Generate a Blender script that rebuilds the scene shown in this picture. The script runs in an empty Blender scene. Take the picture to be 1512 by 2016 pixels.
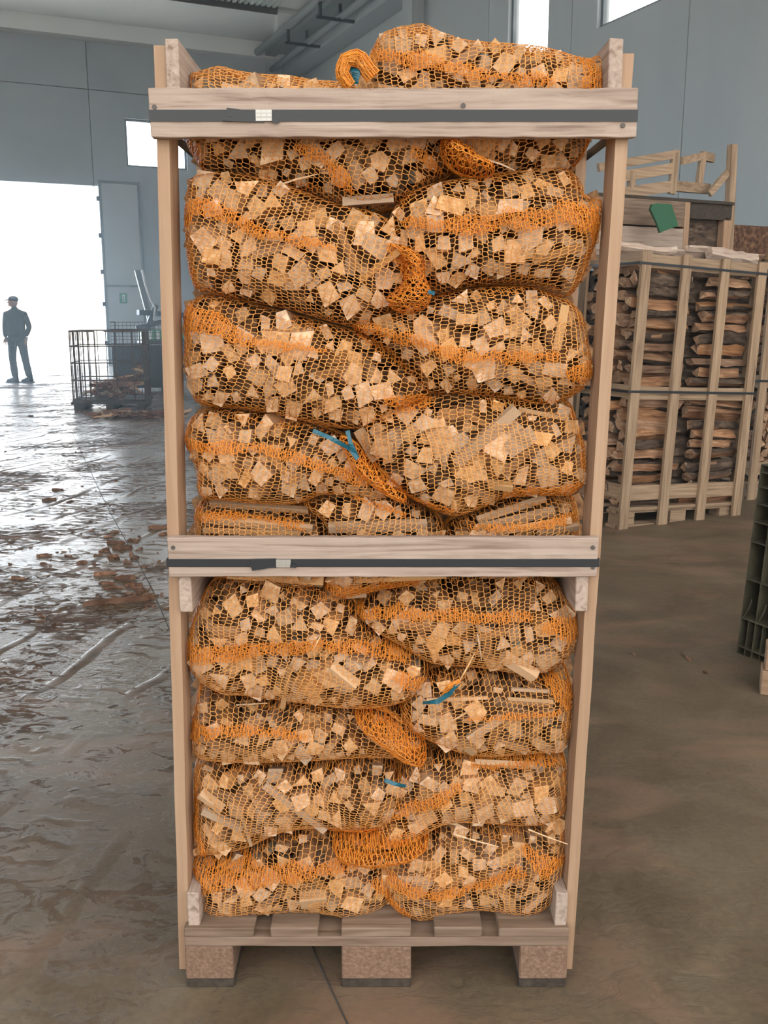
import bpy, bmesh, math, random
import numpy as np
from mathutils import Vector, Matrix, Euler, noise
R = math.radians
SC = bpy.context.scene
COL = SC.collection
random.seed(7)
rng = np.random.RandomState(11)

# ------------------------------------------------------------------ camera
F, PITCH, HC = 1850.0, R(11.7), 1.385
cd = bpy.data.cameras.new('camera'); cam = bpy.data.objects.new('camera', cd); COL.objects.link(cam)
cam.location = (0, 0, HC); cam.rotation_euler = (R(90) - PITCH, 0, 0)
cd.sensor_fit = 'HORIZONTAL'; cd.sensor_width = 36; cd.lens = 36 * F / 1512; cd.clip_start = 0.05; cd.clip_end = 600
SC.camera = cam
# ------------------------------------------------------------------ sky, exposure
SC.view_settings.view_transform = 'Standard'; SC.view_settings.look = 'None'
SC.view_settings.gamma = 1; SC.view_settings.use_curve_mapping = False
SC.view_settings.exposure = 0.45
SC.cycles.use_denoising = True
SC.cycles.max_bounces = 8; SC.cycles.diffuse_bounces = 4; SC.cycles.glossy_bounces = 3; SC.cycles.transparent_max_bounces = 8
SC.cycles.caustics_reflective = False; SC.cycles.caustics_refractive = False
SC.cycles.sample_clamp_indirect = 6
W = bpy.data.worlds.new('overcast sky'); SC.world = W; W.use_nodes = True
nt = W.node_tree; bg = nt.nodes['Background']
tc = nt.nodes.new('ShaderNodeTexCoord'); sp = nt.nodes.new('ShaderNodeSeparateXYZ'); rp = nt.nodes.new('ShaderNodeValToRGB')
nt.links.new(tc.outputs['Generated'], sp.inputs[0]); nt.links.new(sp.outputs['Z'], rp.inputs[0])
rp.color_ramp.elements[0].position = 0.0; rp.color_ramp.elements[0].color = (1.0, 0.945, 0.86, 1)
rp.color_ramp.elements[1].position = 0.9; rp.color_ramp.elements[1].color = (0.97, 0.95, 0.93, 1)
# hazy sky, brighter towards the sun's side (left and beyond the doorway)
vd = nt.nodes.new('ShaderNodeVectorMath'); vd.operation = 'DOT_PRODUCT'; vd.inputs[1].default_value = (-.9, .43, .1)
nt.links.new(tc.outputs['Generated'], vd.inputs[0])
def wm(op, a, b):
    x = nt.nodes.new('ShaderNodeMath'); x.operation = op
    for i, v in enumerate((a, b)):
        if isinstance(v, (int, float)): x.inputs[i].default_value = v
        else: nt.links.new(v, x.inputs[i])
    return x.outputs[0]
cm = nt.nodes.new('ShaderNodeMix'); cm.data_type = 'RGBA'; cm.inputs[7].default_value = (.70, .85, 1.0, 1)
nt.links.new(wm('MAXIMUM', vd.outputs['Value'], 0.0), cm.inputs[0]); nt.links.new(rp.outputs[0], cm.inputs[6]); nt.links.new(cm.outputs[2], bg.inputs[0])
nt.links.new(wm('ADD', wm('MULTIPLY', wm('POWER', wm('MAXIMUM', vd.outputs['Value'], 0.0), 1.3), 10.0), 2.1), bg.inputs[1])
sl_ = bpy.data.lights.new('sun', 'SUN'); sl_.energy = 20; sl_.angle = R(2); sl_.color = (1, .97, .92); so_ = bpy.data.objects.new('sun', sl_); COL.objects.link(so_)
so_.rotation_euler = Vector((-math.cos(R(24.5)), -math.sin(R(24.5)), 1.05)).to_track_quat('Z', 'Y').to_euler()   # from the left, over the yard; the closed left wall keeps it out of the hall

# ------------------------------------------------------------------ geometry of the view (measured once, gives real positions)
FW = Vector((0, math.cos(PITCH), -math.sin(PITCH))); UP = Vector((0, math.sin(PITCH), math.cos(PITCH)))
CO = Vector((0, 0, HC))
def ray(px, py): return Vector(((px - 756) / F, 0, 0)) + UP * (-(py - 1008) / F) + FW
def onY(px, py, Y):
    d = ray(px, py); return CO + d * (Y / d.y)
def onZ(px, py, z=0.0):
    d = ray(px, py); return CO + d * ((z - HC) / d.z)
class Frame:                                  # a rotated ground frame: a along, b deep, z up
    def __init__(s, o, ang):
        s.o = Vector((o[0], o[1], 0)); s.ang = ang
        s.a = Vector((math.cos(ang), math.sin(ang), 0)); s.b = Vector((-math.sin(ang), math.cos(ang), 0))
    def w(s, a, b, z): return s.o + s.a * a + s.b * b + Vector((0, 0, z))
    def loc(s, p):
        q = p - s.o; return Vector((q.dot(s.a), q.dot(s.b), p.z))
    def onB(s, px, py, b):                    # meet plane b=const, local coordinates
        d = ray(px, py); t = (b - (CO - s.o).dot(s.b)) / d.dot(s.b); return s.loc(CO + d * t)
    def onA(s, px, py, a):
        d = ray(px, py); t = (a - (CO - s.o).dot(s.a)) / d.dot(s.a); return s.loc(CO + d * t)

# ------------------------------------------------------------------ materials
MATS = {}
def mat(name, color=(.5, .5, .5), rough=.7, metal=0.0, spec=None):
    m = bpy.data.materials.new(name); m.use_nodes = True
    b = m.node_tree.nodes['Principled BSDF']
    b.inputs['Base Color'].default_value = (*color, 1); b.inputs['Roughness'].default_value = rough; b.inputs['Metallic'].default_value = metal
    if spec is not None: b.inputs['Specular IOR Level'].default_value = spec
    MATS[name] = m; return m
def nd(m, t, **k):
    n = m.node_tree.nodes.new(t)
    for a, v in k.items(): setattr(n, a, v)
    return n
def lk(m, a, b): m.node_tree.links.new(a, b)
def noise_mat(name, cols, scale=(5, 5, 5), rough=.8, bump=.2, detail=6, dist=0.5, pos=None, nscale=1.0, rnd=0.0, bdist=0.01, sat=0.0, metal=0.0, coords='Object', spec=.5):
    """colour from noise over stretched object space, with per-object variation"""
    m = mat(name, cols[0], rough, metal, spec); p = m.node_tree.nodes['Principled BSDF']
    tc = nd(m, 'ShaderNodeTexCoord'); mp = nd(m, 'ShaderNodeMapping'); mp.inputs['Scale'].default_value = scale
    lk(m, tc.outputs[coords], mp.inputs[0])
    n = nd(m, 'ShaderNodeTexNoise'); n.noise_dimensions = '4D'; n.inputs['Scale'].default_value = nscale; n.inputs['Detail'].default_value = detail; n.inputs['Distortion'].default_value = dist
    oi = nd(m, 'ShaderNodeObjectInfo'); mu = nd(m, 'ShaderNodeMath', operation='MULTIPLY'); mu.inputs[1].default_value = 40
    lk(m, oi.outputs['Random'], mu.inputs[0]); lk(m, mu.outputs[0], n.inputs['W']); lk(m, mp.outputs[0], n.inputs['Vector'])
    cr = nd(m, 'ShaderNodeValToRGB'); els = cr.color_ramp.elements
    k = len(cols); ps = pos or [.3 + .4 * i / (k - 1) for i in range(k)]
    while len(els) < k: els.new(.5)
    for i in range(k): els[i].position = ps[i]; els[i].color = (*cols[i], 1)
    lk(m, n.outputs[0], cr.inputs[0]); out = cr.outputs[0]
    if rnd:
        hs = nd(m, 'ShaderNodeHueSaturation'); mr = nd(m, 'ShaderNodeMapRange'); mr.inputs[3].default_value = 1 - rnd; mr.inputs[4].default_value = 1 + rnd * .6
        lk(m, oi.outputs['Random'], mr.inputs[0]); lk(m, mr.outputs[0], hs.inputs['Value'])
        m2 = nd(m, 'ShaderNodeMath', operation='FRACT'); m3 = nd(m, 'ShaderNodeMath', operation='MULTIPLY'); m3.inputs[1].default_value = 17.3
        lk(m, oi.outputs['Random'], m3.inputs[0]); lk(m, m3.outputs[0], m2.inputs[0])
        mr2 = nd(m, 'ShaderNodeMapRange'); mr2.inputs[3].default_value = 1 - sat; mr2.inputs[4].default_value = 1 + sat * .5
        lk(m, m2.outputs[0], mr2.inputs[0]); lk(m, mr2.outputs[0], hs.inputs['Saturation']); lk(m, out, hs.inputs['Color']); out = hs.outputs[0]
    lk(m, out, p.inputs['Base Color'])
    if bump:
        bp = nd(m, 'ShaderNodeBump'); bp.inputs['Strength'].default_value = bump; bp.inputs['Distance'].default_value = bdist
        lk(m, n.outputs[0], bp.inputs['Height']); lk(m, bp.outputs[0], p.inputs['Normal'])
    return m
GREYW = [(.19, .13, .10), (.37, .29, .24), (.47, .385, .33)]
for ax, s in (('x', (3, 60, 60)), ('y', (60, 3, 60)), ('z', (60, 60, 3))):
    noise_mat('weathered pine ' + ax, GREYW, s, .75, .3, detail=10, dist=1.5, pos=[.27, .47, .72], rnd=.08, bdist=.004)
    noise_mat('post pine ' + ax, [(.24, .14, .085), (.36, .235, .15), (.45, .32, .22)], s, .75, .3, detail=8, pos=[.15, .5, .85], rnd=.05, bdist=.003)
    noise_mat('stack pine ' + ax, [(.17, .11, .07), (.34, .24, .155), (.44, .325, .22)], s, .75, .3, pos=[.28, .5, .7], rnd=.12, bdist=.003)
noise_mat('fresh cut end', [(.36, .19, .08), (.60, .37, .19), (.80, .57, .35)], (90, 90, 90), .8, .5, pos=[.25, .5, .75], rnd=.34, sat=.25, bdist=.003)
noise_mat('split kindling side', [(.16, .075, .03), (.40, .21, .09), (.56, .34, .16)], (70, 9, 70), .75, .5, pos=[.25, .5, .75], rnd=.38, sat=.2, bdist=.004)
noise_mat('shaded inner kindling', [(.10, .05, .022), (.24, .125, .055), (.36, .21, .10)], (70, 9, 70), .8, .5, rnd=.1, bdist=.004)  # darker copy of the split side, shade between the sticks painted in
noise_mat('kindling bark', [(.07, .05, .035), (.20, .16, .11), (.34, .30, .22)], (60, 14, 60), .9, .6, rnd=.3, bdist=.005)
noise_mat('log face', [(.11, .05, .025), (.32, .165, .085), (.56, .36, .21)], (6, 60, 60), .8, .6, pos=[.25, .5, .75], rnd=.42, sat=.2, bdist=.006)
noise_mat('log end', [(.16, .09, .055), (.38, .24, .15), (.52, .36, .24)], (40, 40, 40), .85, .4, rnd=.35, bdist=.004)
noise_mat('log bark and gap shade', [(.025, .016, .012), (.075, .05, .035), (.17, .125, .09)], (14, 40, 40), .95, .9, rnd=.3, bdist=.008)  # bark on the logs; also painted shade on packed filler and box recess
noise_mat('chipboard block', [(.15, .09, .06), (.20, .125, .085), (.26, .17, .12)], (130, 130, 130), .9, .9, pos=[.3, .5, .7], bdist=.004, detail=3)
noise_mat('old pallet board', [(.12, .08, .05), (.20, .14, .10), (.27, .20, .15)], (5, 60, 60), .85, .4, rnd=.12, bdist=.004)
noise_mat('dark pallet runner', [(.028, .022, .017), (.07, .055, .042)], (60, 60, 60), .9, .4)
noise_mat('concrete wall', [(.34, .40, .43), (.40, .46, .50), (.45, .50, .53)], (.6, .6, .6), .85, .1, detail=9, pos=[.2, .5, .8], rnd=.03, bdist=.01, coords='Generated', nscale=4)
noise_mat('concrete roof', [(.72, .79, .81), (.80, .86, .88)], (.5, .5, .5), .85, .05, detail=6)
noise_mat('grey steel', [(.10, .13, .15), (.18, .21, .23)], (3, 3, 3), .45, .1, metal=.6)
noise_mat('door leaf paint', [(.40, .46, .50), (.46, .52, .56)], (1, 1, 1), .5, .02)
noise_mat('rusty wire', [(.05, .045, .05), (.16, .12, .10)], (8, 8, 8), .6, .2, metal=.5)
noise_mat('green grey plastic', [(.040, .038, .024), (.075, .070, .045), (.13, .12, .075)], (5, 5, 9), .55, .12, pos=[.3, .5, .75], bdist=.003)
noise_mat('bark chip', [(.05, .022, .012), (.17, .085, .05), (.34, .20, .12)], (30, 30, 30), .9, .6, rnd=.4, bdist=.004)
noise_mat('jacket cloth', [(.05, .065, .07), (.075, .09, .095)], (20, 20, 20), .9, .3)
noise_mat('trouser cloth', [(.06, .07, .08), (.09, .10, .11)], (20, 20, 20), .9, .3)
noise_mat('skin', [(.35, .20, .14), (.42, .25, .18)], (20, 20, 20), .6, .1)
noise_mat('far plaster', [(.62, .58, .50), (.70, .66, .58)], (.3, .3, .3), .9, .05)
noise_mat('yard concrete', [(.50, .50, .48), (.60, .60, .58)], (.3, .3, .3), .9, .05)
mat('painted pipe', (.26, .30, .31), .5)
mat('strap plastic', (.012, .016, .022), .38)
mat('galvanised seal', (.42, .42, .40), .45, .85)
mat('nail steel', (.10, .09, .085), .6, .5)
mat('teal ribbon', (.010, .10, .145), .35)
mat('green sheet', (.012, .10, .045), .5)
mat('machine green', (.02, .22, .10), .45)
mat('machine dark', (.03, .04, .05), .5, .3)
mat('white hose', (.75, .78, .8), .4)
mat('exit green', (.02, .25, .16), .5)
mat('exit white', (.8, .85, .85), .5)
mat('joint dark', (.07, .065, .06), 1.0, 0, .1)
mat('boot leather', (.015, .015, .015), .6)
mat('skylight sheet', (.62, .72, .72), .5)
g = mat('window glass', (1, 1, 1), .03)                         # a thin pane
_b = g.node_tree.nodes['Principled BSDF']; _tr = nd(g, 'ShaderNodeBsdfTransparent'); _mx = nd(g, 'ShaderNodeMixShader'); _mx.inputs[0].default_value = .12
_o = g.node_tree.nodes['Material Output']; lk(g, _tr.outputs[0], _mx.inputs[1]); lk(g, _b.outputs[0], _mx.inputs[2]); lk(g, _mx.outputs[0], _o.inputs[0])
def net_mat(name, c, tr):                                       # glossy orange plastic thread, light passes partly through it
    m = mat(name, c, .28, 0, .6); b = m.node_tree.nodes['Principled BSDF']; o = m.node_tree.nodes['Material Output']
    t = nd(m, 'ShaderNodeBsdfTranslucent'); t.inputs[0].default_value = (c[0], c[1] * .8, c[2] * .6, 1)
    x = nd(m, 'ShaderNodeMixShader'); x.inputs[0].default_value = tr
    lk(m, b.outputs[0], x.inputs[1]); lk(m, t.outputs[0], x.inputs[2]); lk(m, x.outputs[0], o.inputs[0]); return m
net_mat('orange net thread', (.90, .45, .13), .25)
net_mat('orange net gathered', (.98, .42, .06), .35)

# ------------------------------------------------------------------ the floor material: worn concrete, brown mud, wet sheen
def floor_material():
    m = mat('concrete floor', (.2, .17, .13), .6); p = m.node_tree.nodes['Principled BSDF']
    tc = nd(m, 'ShaderNodeTexCoord')
    def nz(scale, detail=6, dist=0., sc=(1, 1, 1), rot=0, rough=.55):
        mp = nd(m, 'ShaderNodeMapping'); mp.inputs['Scale'].default_value = sc; mp.inputs['Rotation'].default_value = (0, 0, rot)
        n = nd(m, 'ShaderNodeTexNoise'); n.inputs['Scale'].default_value = scale; n.inputs['Detail'].default_value = detail; n.inputs['Distortion'].default_value = dist; n.inputs['Roughness'].default_value = rough
        lk(m, tc.outputs['Object'], mp.inputs[0]); lk(m, mp.outputs[0], n.inputs['Vector']); return n.outputs[0]
    def ramp(src, ps, cs):
        r = nd(m, 'ShaderNodeValToRGB')
        while len(r.color_ramp.elements) < len(ps): r.color_ramp.elements.new(.5)
        for i, (a, c) in enumerate(zip(ps, cs)): r.color_ramp.elements[i].position = a; r.color_ramp.elements[i].color = (*c, 1) if isinstance(c, tuple) else (c, c, c, 1)
        lk(m, src, r.inputs[0]); return r.outputs[0]
    def mix(f, a, b, mode='MIX'):
        x = nd(m, 'ShaderNodeMix', data_type='RGBA', blend_type=mode)
        if isinstance(f, float): x.inputs[0].default_value = f
        else: lk(m, f, x.inputs[0])
        lk(m, a, x.inputs[6]); lk(m, b, x.inputs[7]); return x.outputs[2]
    def mth(op, a, b):
        x = nd(m, 'ShaderNodeMath', operation=op)
        for i, v in enumerate((a, b)):
            if isinstance(v, (int, float)): x.inputs[i].default_value = v
            else: lk(m, v, x.inputs[i])
        return x.outputs[0]
    conc = ramp(nz(2.2, 8, 1.), [.3, .5, .7], [(.105, .076, .046), (.145, .108, .068), (.185, .145, .095)])
    big = nz(.9, 5, .8, (1, 1.5, 1), R(-20)); crumb = nz(9.0, 10, 1.6, (1, 1.7, 1), R(-24), .72)
    mud_n = mth('ADD', mth('MULTIPLY', big, .55), mth('MULTIPLY', crumb, .75))
    mud = ramp(mud_n, [.655, .705], [0., 1.])
    mudc = ramp(nz(16, 5, .3), [.3, .7], [(.05, .028, .017), (.16, .10, .065)])
    # mud lies on the left lane (vehicle traffic), thins out around the pallet
    sx = nd(m, 'ShaderNodeSeparateXYZ'); lk(m, tc.outputs['Object'], sx.inputs[0])
    lane = nd(m, 'ShaderNodeMapRange'); lane.inputs[1].default_value = 0.9; lane.inputs[2].default_value = -0.9; lk(m, sx.outputs['X'], lane.inputs[0])
    far = nd(m, 'ShaderNodeMapRange'); far.inputs[1].default_value = 1.3; far.inputs[2].default_value = 3.5; lk(m, sx.outputs['Y'], far.inputs[0])
    reg = mth('MULTIPLY', lane.outputs[0], far.outputs[0])
    tm = nd(m, 'ShaderNodeMapping'); tm.inputs['Rotation'].default_value = (0, 0, R(14)); lk(m, tc.outputs['Object'], tm.inputs[0])
    def wave(axis, sc, d, ds):
        w = nd(m, 'ShaderNodeTexWave'); w.wave_type = 'BANDS'; w.bands_direction = axis; w.inputs['Scale'].default_value = sc; w.inputs['Distortion'].default_value = d; w.inputs['Detail'].default_value = 3; w.inputs['Detail Scale'].default_value = ds
        lk(m, tm.outputs[0], w.inputs['Vector']); return w.outputs['Fac']
    tread = mth('MULTIPLY', ramp(wave('Y', 3.2, 5, 3.0), [.62, .9], [0., 1.]), ramp(wave('X', .75, 2.5, .8), [.45, .75], [0., 1.]))
    edge = ramp(wave('X', .75, 3.0, 1.2), [.0, .015, .05], [1., .8, 0.])
    tread = mth('MAXIMUM', tread, edge)
    mud = mth('MAXIMUM', mud, mth('MULTIPLY', mth('MULTIPLY', tread, ramp(nz(1.7, 3), [.40, .60], [0., 1.])), .75))
    reg2 = mth('ADD', mth('MULTIPLY', reg, .80), .12)
    mudm = mth('MULTIPLY', mud, reg2)
    c = mix(mudm, conc, mudc)
    fine = ramp(nz(60, 3), [.35, .75], [.86, 1.1]); c = mix(1., c, fine, 'MULTIPLY')
    # stains of pinkish-brown sawdust
    st = ramp(nz(1.1, 5, 1.5, (1, 2.2, 1), R(12)), [.5, .66], [0., .55])
    pk = nd(m, 'ShaderNodeRGB'); pk.outputs[0].default_value = (.26, .155, .105, 1); c = mix(st, c, pk.outputs[0])
    lk(m, c, p.inputs['Base Color'])
    wet = mth('MULTIPLY', mth('SUBTRACT', 1., mud), reg)                           # wet film between the mud crumbs
    lk(m, mth('SUBTRACT', mth('ADD', .60, mth('MULTIPLY', mudm, .3)), mth('MULTIPLY', wet, .40)), p.inputs['Roughness'])
    lk(m, mth('SUBTRACT', mth('ADD', .5, mth('MULTIPLY', wet, .5)), mth('MULTIPLY', mudm, .35)), p.inputs['Specular IOR Level'])
    h = mth('ADD', mth('MULTIPLY', mudm, 1.0), mth('MULTIPLY', nz(38, 5, .4, (1, 2.2, 1), R(-14)), mth('ADD', mth('MULTIPLY', reg, .10), .08)))
    bp = nd(m, 'ShaderNodeBump'); bp.inputs['Strength'].default_value = .55; bp.inputs['Distance'].default_value = .012
    lk(m, h, bp.inputs['Height']); lk(m, bp.outputs[0], p.inputs['Normal'])
floor_material()

# ------------------------------------------------------------------ mesh helpers
class MB:
    def __init__(s): s.v = []; s.f = []; s.m = []
    def quad8(s, c, mi=0):                     # 8 corners: 0-3 bottom ring, 4-7 top ring
        n = len(s.v); s.v += [tuple(x) for x in c]
        for q in ((0, 3, 2, 1), (4, 5, 6, 7), (0, 1, 5, 4), (1, 2, 6, 5), (2, 3, 7, 6), (3, 0, 4, 7)): s.f.append([n + i for i in q]); s.m.append(mi)
    def box(s, x0, x1, y0, y1, z0, z1, mi=0):
        s.quad8([(x0, y0, z0), (x1, y0, z0), (x1, y1, z0), (x0, y1, z0), (x0, y0, z1), (x1, y0, z1), (x1, y1, z1), (x0, y1, z1)], mi)
    def beam(s, p, q, side, w, t, mi=0, n=1, jit=0.0, sag=0.0):  # board from p to q, width w along 'side', thickness t
        p = Vector(p); q = Vector(q); d = (q - p); L = d.length; d.normalize(); side = Vector(side); side = (side - d * side.dot(d)).normalized(); nn = d.cross(side)
        base = len(s.v)
        for i in range(n + 1):
            c = p + d * (L * i / n) + nn * 0
            for a, b in ((-1, -1), (1, -1), (1, 1), (-1, 1)):
                j = Vector([random.uniform(-jit, jit) for _ in range(3)]) if jit else Vector((0, 0, 0))
                s.v.append(tuple(c + side * (a * w / 2) + nn * (b * t / 2) + j))
        for i in range(n):
            o = base + 4 * i
            for k in range(4):
                s.f.append([o + k, o + (k + 1) % 4, o + 4 + (k + 1) % 4, o + 4 + k]); s.m.append(mi)
        s.f.append([base + 3, base + 2, base + 1, base]); s.m.append(mi)
        o = base + 4 * n; s.f.append([o, o + 1, o + 2, o + 3]); s.m.append(mi)
    def tube(s, pts, r, k=6, mi=0, closed=False):
        pts = [Vector(p) for p in pts]; base = len(s.v); N = len(pts)
        rr = r if isinstance(r, (list, tuple)) else [r] * N
        up = Vector((0.13, 0.21, 1)).normalized()
        for i, p in enumerate(pts):
            a = pts[max(i - 1, 0)]; b = pts[min(i + 1, N - 1)]; d = (b - a).normalized()
            u = d.cross(up)
            if u.length < 1e-3: u = d.cross(Vector((1, 0, 0)))
            u.normalize(); w = d.cross(u)
            for j in range(k):
                t = 2 * math.pi * j / k; s.v.append(tuple(p + (u * math.cos(t) + w * math.sin(t)) * rr[i]))
        for i in range(N - 1):
            for j in range(k):
                s.f.append([base + i * k + j, base + i * k + (j + 1) % k, base + (i + 1) * k + (j + 1) % k, base + (i + 1) * k + j]); s.m.append(mi)
        s.f.append([base + j for j in range(k)][::-1]); s.m.append(mi)
        s.f.append([base + (N - 1) * k + j for j in range(k)]); s.m.append(mi)
    def mesh(s, name, mats, origin=(0, 0, 0), smooth=False):
        me = bpy.data.meshes.new(name); o = Vector(origin)
        me.from_pydata([tuple(Vector(v) - o) for v in s.v], [], s.f)
        for m in (mats if isinstance(mats, (list, tuple)) else [mats]): me.materials.append(MATS[m])
        me.polygons.foreach_set('material_index', s.m)
        if smooth: me.polygons.foreach_set('use_smooth', [True] * len(s.f))
        me.update(); return me
    def obj(s, name, mats, parent=None, origin=None, smooth=False, bevel=0):
        if origin is None:
            if parent is not None: origin = (0, 0, 0)
            else:
                a = np.array(s.v); origin = (a[:, 0].mean(), a[:, 1].mean(), a[:, 2].min())
        me = s.mesh(name, mats, origin, smooth); o = bpy.data.objects.new(name, me); COL.objects.link(o)
        o.location = origin
        if parent: o.parent = parent
        if bevel:
            b = o.modifiers.new('bevel', 'BEVEL'); b.width = bevel; b.segments = 1
        return o
def world_part(mb, name, mats, parent, **k):
    """part whose vertices were given in world coordinates, under a thing with location/rotation"""
    inv = parent_matrix(parent).inverted(); mb.v = [tuple(inv @ Vector(v)) for v in mb.v]
    return mb.obj(name, mats, parent, **k)
def parent_matrix(o):
    m = o.matrix_basis if o.parent is None else parent_matrix(o.parent) @ o.matrix_basis
    return m
def thing(name, label, cat, loc=(0, 0, 0), rot=(0, 0, 0), group=None):
    o = bpy.data.objects.new(name, None); COL.objects.link(o); o.location = loc; o.rotation_euler = rot; o.empty_display_size = .1
    return tag(o, label, cat, group)
def tag(o, label, cat, group=None):
    o['label'] = label; o['category'] = cat
    if group: o['group'] = group
    return o
def struct(o): o['kind'] = 'structure'; return o
def child(name, me, parent, loc=(0, 0, 0), M=None):
    o = bpy.data.objects.new(name, me); COL.objects.link(o); o.parent = parent
    if M is not None: o.matrix_basis = M
    else: o.location = loc
    return o

# ================================================================== THE HALL
H = Frame((0, 0), R(24.5)); U1, V1 = 10.4, 28.9; ULEFT = -16.0; VBACK = -3.0; ZR = 11.5
def hw(a, b, z): return H.w(a, b, z)
def hbox(mb, a0, a1, b0, b1, z0, z1, mi=0):
    mb.quad8([hw(a0, b0, z0), hw(a1, b0, z0), hw(a1, b1, z0), hw(a0, b1, z0), hw(a0, b0, z1), hw(a1, b0, z1), hw(a1, b1, z1), hw(a0, b1, z1)], mi)
mb = MB(); mb.v = [tuple(hw(a, b, 0)) for a, b in ((ULEFT - .3, -14), (U1 + .3, -14), (U1 + .3, V1 + .3), (ULEFT - .3, V1 + .3))]; mb.f = [[0, 1, 2, 3]]; mb.m = [0]
struct(mb.obj('floor', 'concrete floor', origin=(0, 0, 0)))
mb = MB(); mb.v = [tuple(hw(a, b, -.02)) for a, b in ((-90, V1 - 2), (90, V1 - 2), (90, 200), (-90, 200))]; mb.f = [[0, 1, 2, 3]]; mb.m = [0]
o = struct(mb.obj('yard_ground', 'yard concrete'))
# floor saw-cut joints
def joint(pts, n):
    m = MB(); m.tube([Vector((p.x, p.y, .0005)) for p in pts], .0022, 4); return struct(m.obj('floor_joint', 'joint dark'))
joint([onZ(132, 830), onZ(212, 1000), onZ(300, 1160), onZ(340, 1255), onZ(620, 1880), onZ(700, 2050)], 1)
joint([onZ(-200, 905), onZ(130, 852), onZ(325, 838)], 2)
joint([onZ(270, 1128), onZ(345, 1115)], 3)

def panel_wall(name, along, c0, zc, openings, thick, gap=.02):
    """wall of precast panels between grid lines, leaving the openings free. along: 'a' or 'b'"""
    e = bpy.data.objects.new(name, None); COL.objects.link(e); struct(e)
    for i in range(len(c0) - 1):
        for j in range(len(zc) - 1):
            x0, x1, z0, z1 = c0[i] + gap / 2, c0[i + 1] - gap / 2, zc[j] + (gap / 2 if j else 0), zc[j + 1] - gap / 2
            xs = sorted({x0, x1} | {v for o in openings for v in o[:2] if x0 < v < x1}); zs = sorted({z0, z1} | {v for o in openings for v in o[2:] if z0 < v < z1})
            m = MB()
            for p in range(len(xs) - 1):
                for q in range(len(zs) - 1):
                    cx, cz = (xs[p] + xs[p + 1]) / 2, (zs[q] + zs[q + 1]) / 2
                    if any(o[0] < cx < o[1] and o[2] < cz < o[3] for o in openings): continue
                    if along == 'a': hbox(m, xs[p], xs[p + 1], thick[0], thick[1], zs[q], zs[q + 1])
                    else: hbox(m, thick[0], thick[1], xs[p], xs[p + 1], zs[q], zs[q + 1])
            if m.v: m.obj('wall_panel', 'concrete wall', e, origin=(0, 0, 0))
    # dark joint filler behind the gaps
    m = MB()
    for c in c0[1:-1]:
        zl = [z for z in [zc[0]]]
        blocked = [o for o in openings if o[0] < c < o[1]]
        z = zc[0]
        for o in sorted(blocked, key=lambda q: q[2]):
            if o[2] > z:
                (hbox(m, c - gap, c + gap, thick[0] + .05, thick[1] - .02, z, o[2]) if along == 'a' else hbox(m, thick[0] + .05, thick[1] - .02, c - gap, c + gap, z, o[2]))
            z = o[3]
        (hbox(m, c - gap, c + gap, thick[0] + .05, thick[1] - .02, z, zc[-1]) if along == 'a' else hbox(m, thick[0] + .05, thick[1] - .02, c - gap, c + gap, z, zc[-1]))
    for zz in zc[1:-1]:
        xs = sorted({c0[0], c0[-1]} | {v for o in openings for v in o[:2] if c0[0] < v < c0[-1]})
        for p in range(len(xs) - 1):
            cx = (xs[p] + xs[p + 1]) / 2
            if any(o[0] < cx < o[1] and o[2] < zz < o[3] for o in openings): continue
            (hbox(m, xs[p], xs[p + 1], thick[0] + .05, thick[1] - .02, zz - gap, zz + gap) if along == 'a' else hbox(m, thick[0] + .05, thick[1] - .02, xs[p], xs[p + 1], zz - gap, zz + gap))
    if m.v: m.obj('joint_filler', 'joint dark', e, origin=(0, 0, 0))
    return e
dr = H.onB(192, 366, V1); dz = H.onB(90, 360, V1).z
door_r = dr.x; dz = dr.z; door_l = ULEFT + 1.5
w0 = H.onB(245, 232, V1); w1 = H.onB(253, 328, V1); w2 = H.onB(330, 335, V1)
bw = (w0.x, w0.x + 1.75, w1.z, w0.z)
jl = H.onB(178, 250, V1).x; zj = H.onB(90, 168, V1).z
panel_wall('wall_back', 'a', [ULEFT, jl - 7.5, jl, jl + 2.5 * 1.2 + 2.2, jl + 10.2, U1], [0, zj, ZR], [(door_l, door_r, -1, dz), bw], (V1, V1 + .25))
# right wall with two tall windows
ra = H.onA(1000, 60, U1); rb = H.onA(1079, 60, U1); rc = H.onA(1175, 40, U1); zs1 = H.onA(1040, 118, U1).z; zs2 = H.onA(1176, 55, U1).z
print('sills', zs1, zs2, 'win b', ra.y, rb.y, rc.y, 'door', door_r, dz, 'zj', zj)
j1 = H.onA(1355, 60, U1).y; j2 = H.onA(1125, 60, U1).y; j3 = H.onA(962, 60, U1).y
zst = (zs1 + zs2) / 2
win_r = [(rb.y, ra.y, zst, 9.8), (rc.y - 2.6, rc.y, zst, 9.8)]
jn = j1 - (j2 - j1)
cuts = sorted([VBACK, jn, j1, j2, j3, V1]); print('cuts', cuts)
panel_wall('wall_right', 'b', cuts, [0, ZR], win_r, (U1, U1 + .25))
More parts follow.
